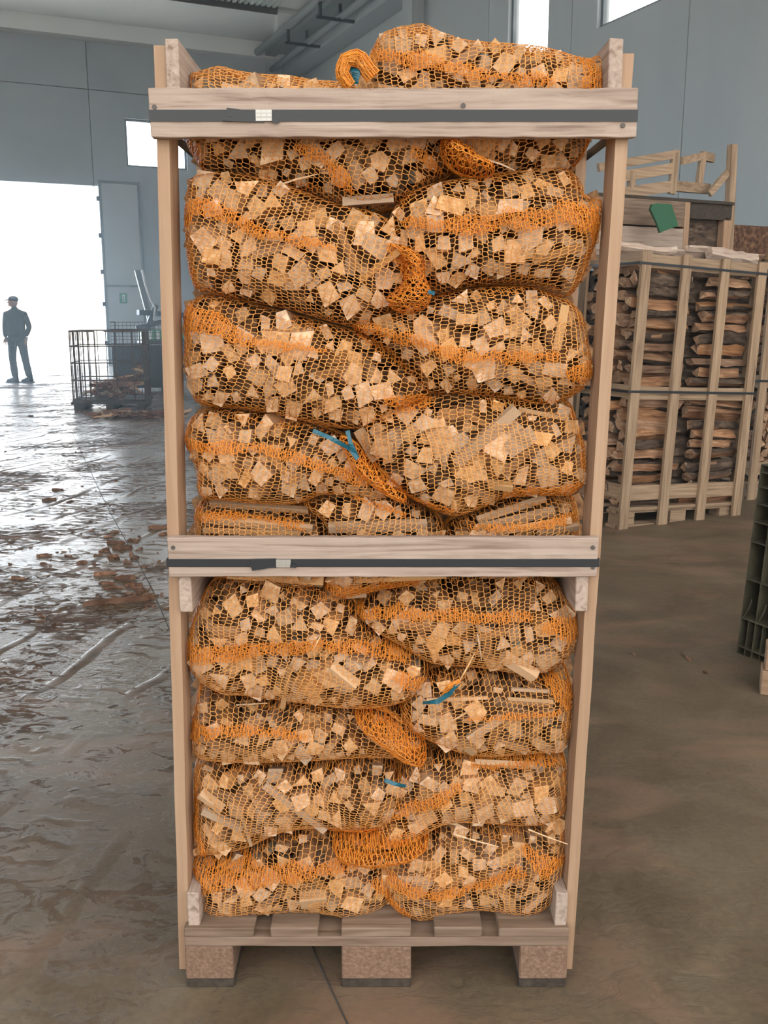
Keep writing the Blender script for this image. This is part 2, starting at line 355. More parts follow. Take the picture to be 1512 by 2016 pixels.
# left wall
m = MB(); hbox(m, ULEFT - .25, ULEFT, VBACK, V1, 0, ZR); struct(m.obj('wall_left', 'concrete wall'))
def window(name, along, o, c):
    e = struct(MBframe(name, along, o, c)); return e
def MBframe(name, along, o, c):
    e = bpy.data.objects.new(name, None); COL.objects.link(e)
    a0, a1, z0, z1 = o; f = .06
    def bx(m, p0, p1, q0, q1, d0, d1):
        (hbox(m, p0, p1, c + d0, c + d1, q0, q1) if along == 'a' else hbox(m, c + d0, c + d1, p0, p1, q0, q1))
    m = MB(); bx(m, a0, a0 + f, z0, z1, .08, .16); bx(m, a1 - f, a1, z0, z1, .08, .16); bx(m, a0, a1, z0, z0 + f, .08, .16); bx(m, a0, a1, z1 - f, z1, .08, .16)
    m.obj('window_frame', 'grey steel', e, origin=(0, 0, 0))
    m = MB(); bx(m, a0 + f, a1 - f, z0 + f, z1 - f, .115, .125); m.obj('pane', 'window glass', e, origin=(0, 0, 0))
    return e
window('window_1', 'a', bw, V1); window('window_2', 'b', win_r[0], U1); window('window_3', 'b', win_r[1], U1)
# door leaf, folded open inside, right of the opening
e = struct(bpy.data.objects.new('door_1', None)); COL.objects.link(e)
dl0 = H.onB(193, 366, V1 - .35).x; dl1 = H.onB(275, 362, V1 - .35).x; zmid = H.onB(240, 563, V1 - .35).z
for z0, z1 in ((.05, zmid - .02), (zmid + .02, dz + .05)):
    m = MB(); hbox(m, dl0 + .06, dl1 - .06, V1 - .36, V1 - .28, z0, z1); m.obj('door_panel', 'door leaf paint', e, origin=(0, 0, 0), bevel=.01)
m = MB()
for a in (dl0, dl1 - .08): hbox(m, a, a + .08, V1 - .38, V1 - .26, .03, dz + .12)
for z in (.03, zmid - .03, dz + .05): hbox(m, dl0, dl1, V1 - .375, V1 - .265, z, z + .06)
m.obj('door_frame', 'grey steel', e, origin=(0, 0, 0))
m = MB()
for z in (.6, 1.7, 2.6, 3.6, 4.6): hbox(m, dl0 - .07, dl0 + .03, V1 - .40, V1 - .33, z, z + .12)
m.obj('hinge', 'machine dark', e, origin=(0, 0, 0))
s0 = H.onB(235, 577, V1 - .38); s1 = H.onB(251, 597, V1 - .38)
sg = thing('exit_sign', 'small green and white exit sign on the grey door leaf', 'sign', hw(s0.x, V1 - .38, s1.z)); sg.rotation_euler.z = H.ang
wd, hg = s1.x - s0.x, s0.z - s1.z
m = MB(); m.box(0, wd, -.01, .01, 0, hg); m.obj('sign_plate', 'exit green', sg)
m = MB(); m.box(wd * .36, wd * .66, -.016, -.011, hg * .18, hg * .86); m.obj('white_door_symbol', 'exit white', sg)
m = MB(); m.tube([(wd * .5, -.018, hg * .5), (wd * .5, -.018, hg * .72)], .012, 6); m.beam((wd * .5, -.018, hg * .5), (wd * .42, -.018, hg * .26), (1, 0, 0), .02, .004); m.beam((wd * .5, -.018, hg * .5), (wd * .58, -.018, hg * .28), (1, 0, 0), .02, .004)
m.obj('running_figure', 'exit green', sg)

# roof: wing beam at the back, gutter beams along the right wall, slab overhead
ba = H.onB(20, 48, V1 - .2); bb = H.onB(545, 131, V1 - .2); zb = (ba.z + bb.z) / 2; ue = bb.x
vt = V1 - 3.2; t1 = H.onB(545, 24, vt); zt = t1.z; ut = t1.x
print('beam z', ba.z, bb.z, 'ue', ue, 'top', zt, ut)
e = bpy.data.objects.new('ceiling', None); COL.objects.link(e); struct(e)
m = MB(); hbox(m, ULEFT, ue, V1 - .45, V1 + .2, zb, zb + .42); m.obj('beam_flange', 'concrete roof', e, origin=(0, 0, 0))
m = MB(); prof = [(V1 - .42, zb + .42), (vt, zt), (vt, zt + .25), (V1 - .3, zb + .9)]
for aa, bb_ in ((ULEFT, ULEFT), (ue, ut)): pass
ring0 = [hw(ULEFT, b, z) for b, z in prof]; ring1 = [hw(ue, prof[0][0], prof[0][1]), hw(ut, prof[1][0], prof[1][1]), hw(ut, prof[2][0], prof[2][1]), hw(ue, prof[3][0], prof[3][1])]
m.quad8(ring0 + ring1); m.obj('wing_slab', 'concrete roof', e, origin=(0, 0, 0))
m = MB(); nrib = 160                                                           # corrugated skylight beyond the wing
for i in range(nrib):
    a = ULEFT + (ut - ULEFT) * i / nrib; s = (ut - ULEFT) / nrib
    hbox(m, a, a + s * .55, vt - 1.8, vt, zt + .06, zt + .12)
hbox(m, ULEFT, ut, vt - 1.8, vt, zt + .12, zt + .15); m.obj('skylight_sheet', 'skylight sheet', e, origin=(0, 0, 0))
m = MB(); hbox(m, ULEFT, ut, vt - .08, vt + .02, zt - .06, zt + .12); m.obj('skylight_rail', 'joint dark', e, origin=(0, 0, 0))
m = MB(); hbox(m, ULEFT, U1 + .2, VBACK, vt - 1.8, zt + .1, zt + .35); m.obj('roof_slab', 'concrete roof', e, origin=(0, 0, 0))
# hip between wing end and right wall
m = MB(); m.quad8([hw(ue, V1 - .45, zb), hw(U1, V1 - .45, zb + .2), hw(U1, V1 + .2, zb + .2), hw(ue, V1 + .2, zb), hw(ut, vt, zt), hw(U1, vt, zt), hw(U1, vt + .2, zt + .3), hw(ut, vt + .2, zt + .3)]); m.obj('hip_slab', 'concrete roof', e, origin=(0, 0, 0))
m = MB(); hbox(m, ut, U1 + .2, vt - 1.9, V1 + .2, zt + .1, zt + .35); hbox(m, ULEFT, U1 + .2, vt, V1 + .2, zt + .7, zt + .95); m.obj('roof_cap', 'concrete roof', e, origin=(0, 0, 0))
# long beams and pipes running along the right wall
for nm, a0, a1, z0, z1, mt in (('edge_beam', U1 - .62, U1 - .02, zb - .35, zb + .25, 'concrete wall'), ('gutter_beam', U1 - 1.25, U1 - .72, zb + .05, zb + .32, 'painted pipe')):
    m = MB(); hbox(m, a0, a1, VBACK + 4, V1 - .02, z0, z1); m.obj(nm, mt, e, origin=(0, 0, 0))
for k, (a, z, r) in enumerate(((U1 - 1.5, zb + .12, .10), (U1 - .95, zb - .22, .085))):
    m = MB(); m.tube([hw(a, VBACK + 4, z), hw(a, V1 - .1, z)], r, 12); m.obj('service_pipe', 'painted pipe', e, origin=(0, 0, 0), smooth=True)
m = MB()
for v in np.arange(4, V1 - 1, 2.4):
    hbox(m, U1 - 1.6, U1 - .6, v, v + .08, zb - .34, zb - .28); hbox(m, U1 - 1.02, U1 - .96, v, v + .08, zb - .34, zb + .1); hbox(m, U1 - 1.55, U1 - 1.48, v, v + .08, zb - .3, zb + .02)
m.obj('pipe_bracket', 'machine dark', e, origin=(0, 0, 0))
# column against the right wall
ca = H.onA(817, 30, U1 - .1).y
m = MB(); hbox(m, U1 - .3, U1, ca - .25, ca + .25, 0, ZR - .5); struct(m.obj('trim_1', 'concrete wall'))

# thin scattering haze added to pale the far hall, as veiling glare would
hz = bpy.data.materials.new('veil haze'); hz.use_nodes = True; hz.node_tree.nodes.remove(hz.node_tree.nodes['Principled BSDF'])
vs_ = hz.node_tree.nodes.new('ShaderNodeVolumeScatter'); vs_.inputs['Color'].default_value = (.72, .88, 1, 1); vs_.inputs['Density'].default_value = .012; vs_.inputs['Anisotropy'].default_value = .55
hz.node_tree.links.new(vs_.outputs[0], hz.node_tree.nodes['Material Output'].inputs['Volume']); MATS['veil haze'] = hz
m = MB(); hbox(m, ULEFT + .05, U1 - .05, VBACK + 4.5, V1 - .05, .01, zb - .6); o = struct(m.obj('veil_haze', 'veil haze'))
# outside: pale buildings across the yard
m = MB(); f0 = H.onB(20, 480, 70); f1 = H.onB(110, 640, 70)
def far_building(px0, px1, pytop, b, label, nwin):
    a0 = H.onB(px0, 600, b).x; a1 = H.onB(px1, 600, b).x; zt_ = H.onB(px0, pytop, b).z
    r = thing('far_building', label, 'building', hw(a0, b, 0), (0, 0, H.ang))
    m = MB(); m.box(0, a1 - a0, 0, 8, 0, zt_); m.obj('wall', 'far plaster', r)
    m = MB(); m.box(-.4, a1 - a0 + .4, -.6, 8.4, zt_, zt_ + .35); m.obj('roof', 'yard concrete', r)
    for i in range(nwin):
        x = (a1 - a0) * (i + .5) / nwin; m = MB(); m.box(x - .7, x + .7, -.05, .02, zt_ * .45, zt_ * .8); m.obj('window', 'door leaf paint', r)
far_building(126, 330, 512, 62, 'pale plastered building seen through the door beside the grey leaf', 3)
far_building(-260, 104, 478, 85, 'washed out cream building far across the yard at the left', 5)

# ================================================================== THE MAIN CRATE
D = 1.735
def P(px, py, Y=D): return onY(px, py, Y)
lean_x0 = P(741, 1945).x
pal_z = .144
crate = thing('pallet_crate', 'tall timber crate on a pallet with two black straps, filled with orange net bags', 'crate', (P(741, 1945).x, D, 0))
DEEP = 1.2
# posts: edge boards at the corners and along both sides
PL0, PL1 = P(349, 1915), P(297, 82); PR0, PR1 = P(1131, 1915), P(1255, 98)
def xl(z): return PL0.x + (PL1.x - PL0.x) * (z - PL0.z) / (PL1.z - PL0.z)
def xr(z): return PR0.x + (PR1.x - PR0.x) * (z - PR0.z) / (PR1.z - PR0.z)
T = .022
def post(side, y, ztop, zb=.03, w=.075):
    n = 14; m = MB(); s = 1 if side == 'l' else -1; X = xl if side == 'l' else xr
    base = 0
    for i in range(n + 1):
        z = zb + (ztop - zb) * i / n; j = random.uniform(-.0008, .0008); x = X(z) + j
        m.v += [(x, y, z), (x + s * T, y, z), (x + s * T, y + w, z), (x, y + w, z)]
    for i in range(n):
        for k in range(4): m.f.append([4 * i + k, 4 * i + (k + 1) % 4, 4 * i + 4 + (k + 1) % 4, 4 * i + 4 + k]); m.m.append(0)
    m.f.append([3, 2, 1, 0]); m.m.append(0); o = 4 * n; m.f.append([o, o + 1, o + 2, o + 3]); m.m.append(0)
    if s < 0: m.f = [f[::-1] for f in m.f]
    return world_part(m, 'corner_post' if y in (D + T, D + DEEP - .1) else 'side_post', 'post pine z', crate)
for y in (D + T, D + .38, D + .76, D + DEEP - .1):
    post('l', y, PL1.z); post('r', y, PR1.z)
# side boards inside the posts
def side_board(side, ztop, zbot, y0=D + T - .012):
    s = 1 if side == 'l' else -1; X = xl if side == 'l' else xr; x = X((ztop + zbot) / 2) + s * (T + .012)
    m = MB(); m.beam((x, y0, (ztop + zbot) / 2), (x, D + DEEP, (ztop + zbot) / 2), (0, 0, 1), ztop - zbot, .024, n=10, jit=.0012)
    world_part(m, 'side_board', 'weathered pine y', crate, bevel=.0015)
for s, tops in (('l', ((72, 172), (1100, 1208), (1764, 1832))), ('r', ((72, 172), (1100, 1208), (1764, 1832)))):
    for a, b in tops: side_board(s, P(700, a).z, P(700, b).z)
# front rails
def rail(x0, x1, y0, y1, nails, Y=D, nm='front_rail'):
    A = P(x0, (y0 + y1) / 2, Y); B = P(x1, (y0 + y1) / 2, Y); h = P(700, y0, Y).z - P(700, y1, Y).z; z = (P(700, y0, Y).z + P(700, y1, Y).z) / 2
    m = MB(); m.beam((A.x, Y + T / 2, z), (B.x, Y + T / 2, z), (0, 0, 1), h, T, n=30, jit=.0010)
    o = world_part(m, nm, 'weathered pine x', crate, bevel=.0015)
    for nx, ny in nails:
        q = P(nx, ny, Y); mm = MB(); mm.tube([(q.x, Y - .0018, q.z), (q.x, Y + .002, q.z)], .0042, 10); world_part(mm, 'nail', 'nail steel', o)
    return o, A.x, B.x, z
r1, ax, bx_, z1_ = rail(294, 1255, 173, 270, [(304, 211), (1226, 247), (912, 208)])
r2, cx_, dx_, z2_ = rail(331, 1177, 1059, 1136, [(341, 1078), (1167, 1078), (1167, 1117)])
m = MB(); z = z1_; m.beam((ax, D + DEEP + T / 2, z), (bx_, D + DEEP + T / 2, z), (0, 0, 1), .085, T, n=6, jit=.001); world_part(m, 'rear_rail', 'weathered pine x', crate)
m = MB(); z = z2_; m.beam((cx_, D + DEEP + T / 2, z), (dx_, D + DEEP + T / 2, z), (0, 0, 1), .075, T, n=6, jit=.001); world_part(m, 'rear_rail', 'weathered pine x', crate)
# straps
def strap(x0, x1, zc, w, seal_px, py, tails):
    y0 = D - .0012; y1 = D + DEEP + T + .002; m = MB(); t = .0009
    a, b = x0 - .002, x1 + .002
    h = w / 2
    m.box(a, b, y0 - t, y0, zc - h, zc + h); m.box(a, b, y1, y1 + t, zc - h, zc + h); m.box(a - t, a, y0 - t, y1 + t, zc - h, zc + h); m.box(b, b + t, y0 - t, y1 + t, zc - h, zc + h)
    o = world_part(m, 'strap', 'strap plastic', crate)
    s0 = P(seal_px[0], py).x; s1 = P(seal_px[1], py).x; m = MB(); k = 3
    for i in range(k):
        u0 = s0 + (s1 - s0) * i / k + .0012; u1 = s0 + (s1 - s0) * (i + 1) / k - .0004
        for r_ in range(3): m.box(u0, u1, y0 - .0042 - .0006 * (r_ == 1), y0 - t, zc - h * .92 + r_ * h * .64, zc - h * .92 + r_ * h * .64 + h * .52)
    m.box(s0, s1, y0 - .0034, y0 - t, zc - h * .95, zc + h * .95)
    world_part(m, 'crimped_seal', 'galvanised seal', o)
    for (qa, qb, dz, dw) in tails:
        A = P(qa[0], qa[1]); B = P(qb[0], qb[1]); m = MB()
        m.beam((A.x, y0 - .006, A.z), (B.x, y0 - .0018, B.z), (0, 0, 1), dw, .0008, n=4); world_part(m, 'strap_tail', 'strap plastic', o)
strap(P(297, 228).x, P(1252, 228).x, P(700, 228).z, .0195, (504, 536), 228, [((447, 222), (506, 229), 0, .014), ((438, 233), (520, 236), 0, .010), ((536, 238), (549, 239), 0, .008)])
strap(P(331, 1108).x, P(1177, 1108).x, P(700, 1108).z, .0155, (544, 573), 1108, [((495, 1108), (545, 1108), 0, .0185), ((497, 1119), (545, 1112), 0, .006), ((572, 1112), (584, 1114), 0, .007)])
# pallet, one top-level thing
pc = P(741, 1945).x
pallet = thing('timber_pallet', 'worn grey brown timber pallet with chipboard blocks under the tall crate', 'pallet', (pc, D, 0))
HWD = .4
for xx, w in ((-HWD + .0725 - .0, .145), (-.17, .1), (0, .145), (.17, .1), (HWD - .0725, .145)):
    m = MB(); m.beam((xx, .0, .133), (xx, DEEP, .133), (1, 0, 0), w, .022, n=8, jit=.0012)
    m.obj('deck_board', 'old pallet board', pallet, bevel=.002)
for y in (.0, .5275, 1.055):
    m = MB(); m.beam((-HWD, y + .0725, .111), (HWD, y + .0725, .111), (0, 1, 0), .145, .022, n=12, jit=.001); m.obj('cross_board', 'old pallet board', pallet, bevel=.002)
    for xx, w in ((-HWD + .05, .1), (0, .145), (HWD - .05, .1)):
        m = MB(); m.box(xx - w / 2, xx + w / 2, y, y + .145, .022, .0998); m.obj('block', 'chipboard block', pallet, bevel=.003)
for xx, w in ((-HWD + .05, .1), (0, .145), (HWD - .05, .1)):
    m = MB(); m.box(xx - w / 2, xx + w / 2, .004, DEEP - .004, 0, .0218); m.obj('runner', 'dark pallet runner', pallet, bevel=.002)

# ================================================================== NET BAGS OF KINDLING
def stick_mesh(kind, L, r, seed):
    rd = random.Random(seed); m = MB()
    n = {'q': 4, 't': 3, 'p': 5, 's': 4}[kind]
    if kind == 'q': ang = [math.pi / 4 + i * math.pi / 2 + rd.uniform(-.32, .32) for i in range(4)]
    elif kind == 's': ang = [R(28), R(152), R(208), R(332)]
    else: ang = [2 * math.pi * i / n + rd.uniform(-.3, .3) for i in range(n)]
    rr = [r * rd.uniform(.72, 1.15) for _ in ang]
    ny = 4
    for k in range(ny):
        y = L * k / (ny - 1)
        for a, q in zip(ang, rr):
            yy = y + (rd.uniform(-.0035, .0035) if k in (0, ny - 1) else 0); s = 1 + rd.uniform(-.06, .06)
            m.v.append((math.cos(a) * q * s, yy, math.sin(a) * q * s))
    m.v.append((0, rd.uniform(-.002, .001), 0)); c = len(m.v) - 1
    bark = rd.random() < .25
    for k in range(ny - 1):
        for j in range(n): m.f.append([k * n + j, k * n + (j + 1) % n, (k + 1) * n + (j + 1) % n, (k + 1) * n + j][::-1]); m.m.append(2 if (bark and j == 0) else 1)
    for j in range(n): m.f.append([c, (j + 1) % n, j][::-1]); m.m.append(0)
    m.f.append([(ny - 1) * n + j for j in range(n)]); m.m.append(0)
    return m.mesh('kindling_stick', ['fresh cut end', 'split kindling side', 'kindling bark'])
STK = [stick_mesh(random.choice('qqqqqtps'), .21 + .02 * (i % 4), (.0155, .0185, .021, .0235, .0275)[i % 5], i) for i in range(40)]
noise_mat('pale split side', [(.38, .21, .10), (.62, .42, .24), (.78, .58, .37)], (70, 9, 70), .75, .5, pos=[.25, .5, .75], rnd=.15, bdist=.004)
LYING = [stick_mesh('qqts'[i % 4], 1.0, 1.0, 100 + i) for i in range(8)]

PALE_LYING = []
for q_ in LYING[:6]:
    w_ = q_.copy(); w_.materials.clear(); [w_.materials.append(MATS[k_]) for k_ in ('fresh cut end', 'pale split side', 'pale split side')]; PALE_LYING.append(w_)
def smooth_closed(pts, n=5):
    out = []; N = len(pts)
    for i in range(N):
        p0, p1, p2, p3 = (np.array(pts[(i + k - 1) % N], float) for k in range(4))
        for t in np.arange(n) / n:
            out.append(.5 * ((2 * p1) + (-p0 + p2) * t + (2 * p0 - 5 * p1 + 4 * p2 - p3) * t * t + (-p0 + 3 * p1 - 3 * p2 + p3) * t ** 3))
    return np.array(out)
def sdf(pts, poly):
    """signed distance (inside +) and the nearest boundary point"""
    A = poly; B = np.roll(poly, -1, 0); AB = B - A; L2 = (AB ** 2).sum(1) + 1e-12
    best = np.full(len(pts), 1e9); near = np.zeros((len(pts), 2)); ins = np.zeros(len(pts), bool)
    for k in range(len(A)):
        t = np.clip(((pts - A[k]) @ AB[k]) / L2[k], 0, 1); q = A[k] + t[:, None] * AB[k]; d = ((pts - q) ** 2).sum(1)
        w = d < best; best[w] = d[w]; near[w] = q[w]
        c = (A[k][1] > pts[:, 1]) != (B[k][1] > pts[:, 1])
        if AB[k][1] != 0:
            xi = A[k][0] + (pts[:, 1] - A[k][1]) * AB[k][0] / AB[k][1]; ins ^= c & (pts[:, 0] < xi)
    s = np.sqrt(best); s[~ins] *= -1; return s, near
def wob(x, z, ph, sc):                       # cheap smooth pseudo-noise
    return (np.sin(x * sc + ph * 1.7 + 1.3 * np.sin(z * sc * .7 + ph)) + np.sin(z * sc * 1.3 + ph * 2.3 + 1.1 * np.sin(x * sc * .9 - ph)) + .6 * np.sin((x + z) * sc * 1.9 + ph * 3.1)) / 2.6
WR, BULGE = .08, .10
class Bag:
    def __init__(s, pts, dy, ph):
        q = [P(x, y, D + (.055 if min(p_[1] for p_ in pts) > 133 else .125)) for x, y in pts]; s.poly = smooth_closed([(a.x, a.z) for a in q]); s.dy = dy; s.ph = ph
    def place(s, xz, wrap=True):
        d, near = sdf(xz, s.poly)
        t = np.clip(d / WR, 0, 1); prof = BULGE * (1 - np.sqrt(np.clip(1 - (1 - t) ** 2, 0, 1)))
        y = D + .030 + s.dy + prof + .007 * wob(xz[:, 0], xz[:, 1], s.ph, 26) * t
        xz = xz.copy()
        if wrap:
            o = d < 0; xz[o] = near[o]; y[o] = D + .030 + s.dy + BULGE - d[o]
        return d, np.stack([xz[:, 0], y, xz[:, 1]], 1)
def segs_mesh(name, A, B, r, mname, origin):
    """many 3-sided threads from A to B (N x 3), one mesh"""
    d = B - A; L = np.linalg.norm(d, axis=1); k = L > 1e-5; A, B, d, L = A[k], B[k], d[k], L[k]; r = r[k] if hasattr(r, '__len__') else np.full(len(A), r)
    d = d / L[:, None]; A = A - d * .0003; B = B + d * .0003
    ref = np.tile(np.array([0.02, 1.0, 0.03]), (len(A), 1)); u = np.cross(d, ref); nl = np.linalg.norm(u, axis=1); bad = nl < .05
    u[bad] = np.cross(d[bad], np.array([1.0, 0, 0])); u /= np.linalg.norm(u, axis=1)[:, None]; w = np.cross(d, u)
    V = np.zeros((len(A), 6, 3))
    for j in range(3):
        t = 2 * math.pi * j / 3 + .5; off = (u * math.cos(t) + w * math.sin(t)) * r[:, None]; V[:, j] = A + off; V[:, 3 + j] = B + off
    V = V.reshape(-1, 3) - np.array(origin); n = len(A)
    q = np.array([[0, 1, 4, 3], [1, 2, 5, 4], [2, 0, 3, 5]]); Fc = (q[None] + (np.arange(n) * 6)[:, None, None]).reshape(-1)
    me = bpy.data.meshes.new(name); me.vertices.add(len(V)); me.vertices.foreach_set('co', V.astype('f').ravel())
    me.loops.add(len(Fc)); me.loops.foreach_set('vertex_index', Fc.astype('i')); me.polygons.add(n * 3)
    me.polygons.foreach_set('loop_start', np.arange(0, n * 12, 4, dtype='i')); me.update(calc_edges=True); me.materials.append(MATS[mname])
    return me
def net_grid(bag, cen, half, ang, a, h, ph, wrap, keep=None, lift=0.0, amp=.015, extra=0.):
    ni, nj = int(2 * half[0] / a), int(2 * half[1] / h)
    I, J = np.meshgrid(np.arange(ni), np.arange(nj), indexing='ij')
    s = (I - ni / 2) * a + np.where((I + J) % 2 == 0, .07, -.07) * a; t = (J - nj / 2) * h
    s = s + rng.normal(0, .07 * a, s.shape); t = t + rng.normal(0, .22 * h, t.shape)
    x = cen[0] + s * math.cos(ang) - t * math.sin(ang); z = cen[1] + s * math.sin(ang) + t * math.cos(ang)
    x2 = x + amp * wob(x, z, ph, 19); z2 = z + amp * wob(z, x, ph + 2, 17)
    pts = np.stack([x2.ravel(), z2.ravel()], 1); d, p3 = bag.place(pts)
    p3[:, 1] -= .003 + lift + extra * np.abs(wob(pts[:, 0], pts[:, 1], ph + 5, 90))
    ok = (d > -wrap)
    if keep is not None: ok &= keep(pts)
    ok = ok.reshape(ni, nj); p3 = p3.reshape(ni, nj, 3)
    AA, BB, RR = [], [], []
    m = ok[:, :-1] & ok[:, 1:]; AA.append(p3[:, :-1][m]); BB.append(p3[:, 1:][m]); RR.append(np.full(m.sum(), 1.0))
    par = ((I + J) % 2 == 0)[:-1]; m = ok[:-1] & ok[1:] & par; AA.append(p3[:-1][m]); BB.append(p3[1:][m]); RR.append(np.full(m.sum(), .68))
    return np.concatenate(AA), np.concatenate(BB), np.concatenate(RR)
def band_keep(bag, line, hw_):
    q = np.array([[P(x, y, D + .04).x, P(x, y, D + .04).z] for x, y in line]); ww = np.array(hw_) / 1050.
    def keep(pts):
        ok = np.zeros(len(pts), bool)
        for i in range(len(q) - 1):
            ab = q[i + 1] - q[i]; t = np.clip(((pts - q[i]) @ ab) / (ab @ ab), 0, 1); c = q[i] + t[:, None] * ab
            d = np.sqrt(((pts - c) ** 2).sum(1)); w = ww[i] + (ww[i + 1] - ww[i]) * t
            ok |= d < w * (1 + .45 * wob(pts[:, 0], pts[:, 1], 3.3, 60)) * rng.uniform(.75, 1.12, len(pts))
        return ok
    return q, keep
def make_bag(pts, dy, ang, label, bands=(), sticks=(), dens=1.0, group='orange net bags of kindling stacked in the tall crate', vis=None, splinters=()):
    ph = random.uniform(0, 50); bag = Bag(pts, dy, ph)
    lo = bag.poly.min(0); hi = bag.poly.max(0); cen = (lo + hi) / 2; half = (hi - lo) / 2
    root = thing('kindling_bag', label, 'bag', (cen[0], D + .25, lo[1]), group=group); O = tuple(root.location)
    rad = math.hypot(half[0], half[1]) * .0 + 0
    ex = half[0] * abs(math.cos(ang)) + half[1] * abs(math.sin(ang)) + .08; ez = half[0] * abs(math.sin(ang)) + half[1] * abs(math.cos(ang)) + .08
    A, B, r = net_grid(bag, cen, (ex, ez), ang, .0118, .0037, ph, .06)
    child('net', segs_mesh('net', A, B, r * .00100, 'orange net thread', O), root)
    AA, BB, RR = [], [], []
    a_, b_, r_ = net_grid(bag, cen, (ex, ez), ang + .2, .0080, .0050, ph + 9, .06, (lambda p_: sdf(p_, bag.poly)[0] < .012 + .010 * wob(p_[:, 0], p_[:, 1], ph, 30)), .001); AA.append(a_); BB.append(b_); RR.append(r_ * .0007)
    for line, wid in bands:
        q, keep = band_keep(bag, line, wid); c = (q.min(0) + q.max(0)) / 2; hf = (q.max(0) - q.min(0)) / 2 + .06
        for lay, (a, h) in enumerate(((.0066, .0042), (.0082, .0048), (.0110, .0052))):
            a_, b_, r_ = net_grid(bag, c, tuple(hf), ang + (lay - 1) * .16, a, h, ph + lay * 7, .04, keep, .0015 + .002 * lay, .012, .004)
            AA.append(a_); BB.append(b_); RR.append(r_ * .0008)
    if AA: child('gathered_net', segs_mesh('gathered_net', np.concatenate(AA), np.concatenate(BB), np.concatenate(RR), 'orange net gathered', O), root)
    # kindling sticks with their cut ends to the front
    rd = random.Random(int(ph * 1000)); P2 = []; tries = 0; mind = .0275 / dens ** .5
    lsegs = [(np.array((P(a, b, D + .05).x, P(a, b, D + .05).z)), np.array((P(c, d, D + .05).x, P(c, d, D + .05).z)), w / 1050.) for a, b, c, d, w in sticks]
    cand = np.stack([rng.uniform(lo[0], hi[0], 5000), rng.uniform(lo[1], hi[1], 5000)], 1); dd, p3 = bag.place(cand, False)
    good = np.where(dd > .015)[0]; acc = []
    for i in good:
        c = cand[i]; skip = False
        if acc:
            if (((np.array(acc) - c) ** 2).sum(1) < (mind * rd.uniform(.85, 1.35)) ** 2).any(): continue
        for a, b, w in lsegs:
            ab = b - a; t = min(1, max(0, ((c - a) @ ab) / (ab @ ab)))
            if np.linalg.norm(c - (a + t * ab)) < w * .5 + .006: skip = True; break
        if skip: continue
        acc.append(c); P2.append(i)
        if len(acc) >= 250: break
    Ov = Vector(O)
    mang = rd.uniform(-.25, .25); mang2 = rd.uniform(-.15, .2)
    for i in P2:
        p = Vector(p3[i]); me = rd.choice(STK); t = min(1, dd[i] / WR)
        if rd.random() < .09:
            L = rd.uniform(.05, .11); th = rd.gauss(ang, .7); dr_ = Vector((math.cos(th), rd.uniform(-.15, .25), math.sin(th))).normalized()
            ea, eb = p - dr_ * L / 2, p + dr_ * L / 2
            if (sdf(np.array([[ea.x, ea.z], [eb.x, eb.z]]), bag.poly)[0] < .022).any(): continue
            lay_stick(root, Ov, ea + Vector((0, .018, 0)), dr_, L, rd.uniform(.007, .013), rd); continue
        for att in range(12):
            az, el = rd.gauss(mang, .22) * (1 - att / 12), rd.gauss(mang2, .2) * (1 - att / 12)
            if att == 11: az, el = (cand[i][0] - cen[0]) * .5, -(cand[i][1] - cen[1]) * .5
            Rm = Matrix.Rotation(az, 4, 'Z') @ Matrix.Rotation(el, 4, 'X'); e_ = p + (Rm @ Vector((0, .27, 0)))
            if sdf(np.array([[e_.x, e_.z]]), bag.poly)[0][0] > .012: break
        M = Matrix.Translation(p - Ov + Vector((0, .008 + rd.expovariate(1 / .008), 0))) @ Rm @ Matrix.Rotation(rd.uniform(0, 6.28), 4, 'Y')
        s = rd.choice((.8, .9, 1.0, 1.0, 1.15, 1.15, 1.35)) * (rd.uniform(.7, .82) if dd[i] < .04 else 1); child('kindling_stick', me, root, M=M @ Matrix.Diagonal((s, 1, s, 1)))
    for a, b, w in lsegs:
        _, q3 = bag.place(np.array([a * .93 + b * .07, b * .93 + a * .07]), False); y = min(q3[0][1], q3[1][1]) + w * .40
        A3, B3 = Vector((a[0], max(q3[0][1], y) * .5 + y * .5, a[1])), Vector((b[0], max(q3[1][1], y) * .5 + y * .5, b[1])); lay_stick(root, Ov, A3, (B3 - A3).normalized(), (B3 - A3).length, w * .60, rd, PALE_LYING)
    # the packed sticks further in
    pad = 0 if lo[1] > 1.45 else .012
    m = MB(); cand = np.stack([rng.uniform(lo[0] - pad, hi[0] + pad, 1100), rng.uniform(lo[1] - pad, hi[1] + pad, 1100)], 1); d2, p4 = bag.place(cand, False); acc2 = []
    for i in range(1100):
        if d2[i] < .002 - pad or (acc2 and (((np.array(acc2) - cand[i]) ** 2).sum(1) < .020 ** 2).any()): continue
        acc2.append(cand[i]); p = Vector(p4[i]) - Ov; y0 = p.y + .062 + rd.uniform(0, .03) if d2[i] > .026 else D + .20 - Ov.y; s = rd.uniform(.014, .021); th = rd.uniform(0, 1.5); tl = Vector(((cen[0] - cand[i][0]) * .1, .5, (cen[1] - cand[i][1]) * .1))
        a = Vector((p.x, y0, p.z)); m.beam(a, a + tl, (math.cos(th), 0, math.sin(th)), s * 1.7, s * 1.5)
    fo = m.obj('inner_kindling', 'shaded inner kindling', root); fo['kind'] = 'stuff'
    for (a, b, c, d) in splinters:
        m = MB(); A_ = P(a, b, D + .022 + dy); B_ = P(c, d, D + .022 + dy); M_ = (A_ + B_) / 2 + Vector((0, -.004, .001)); m.tube([A_ - Ov, M_ - Ov, B_ - Ov], [.0016, .0018, .0008], 5); m.obj('splinter', 'fresh cut end', root)
    return root, bag, Ov
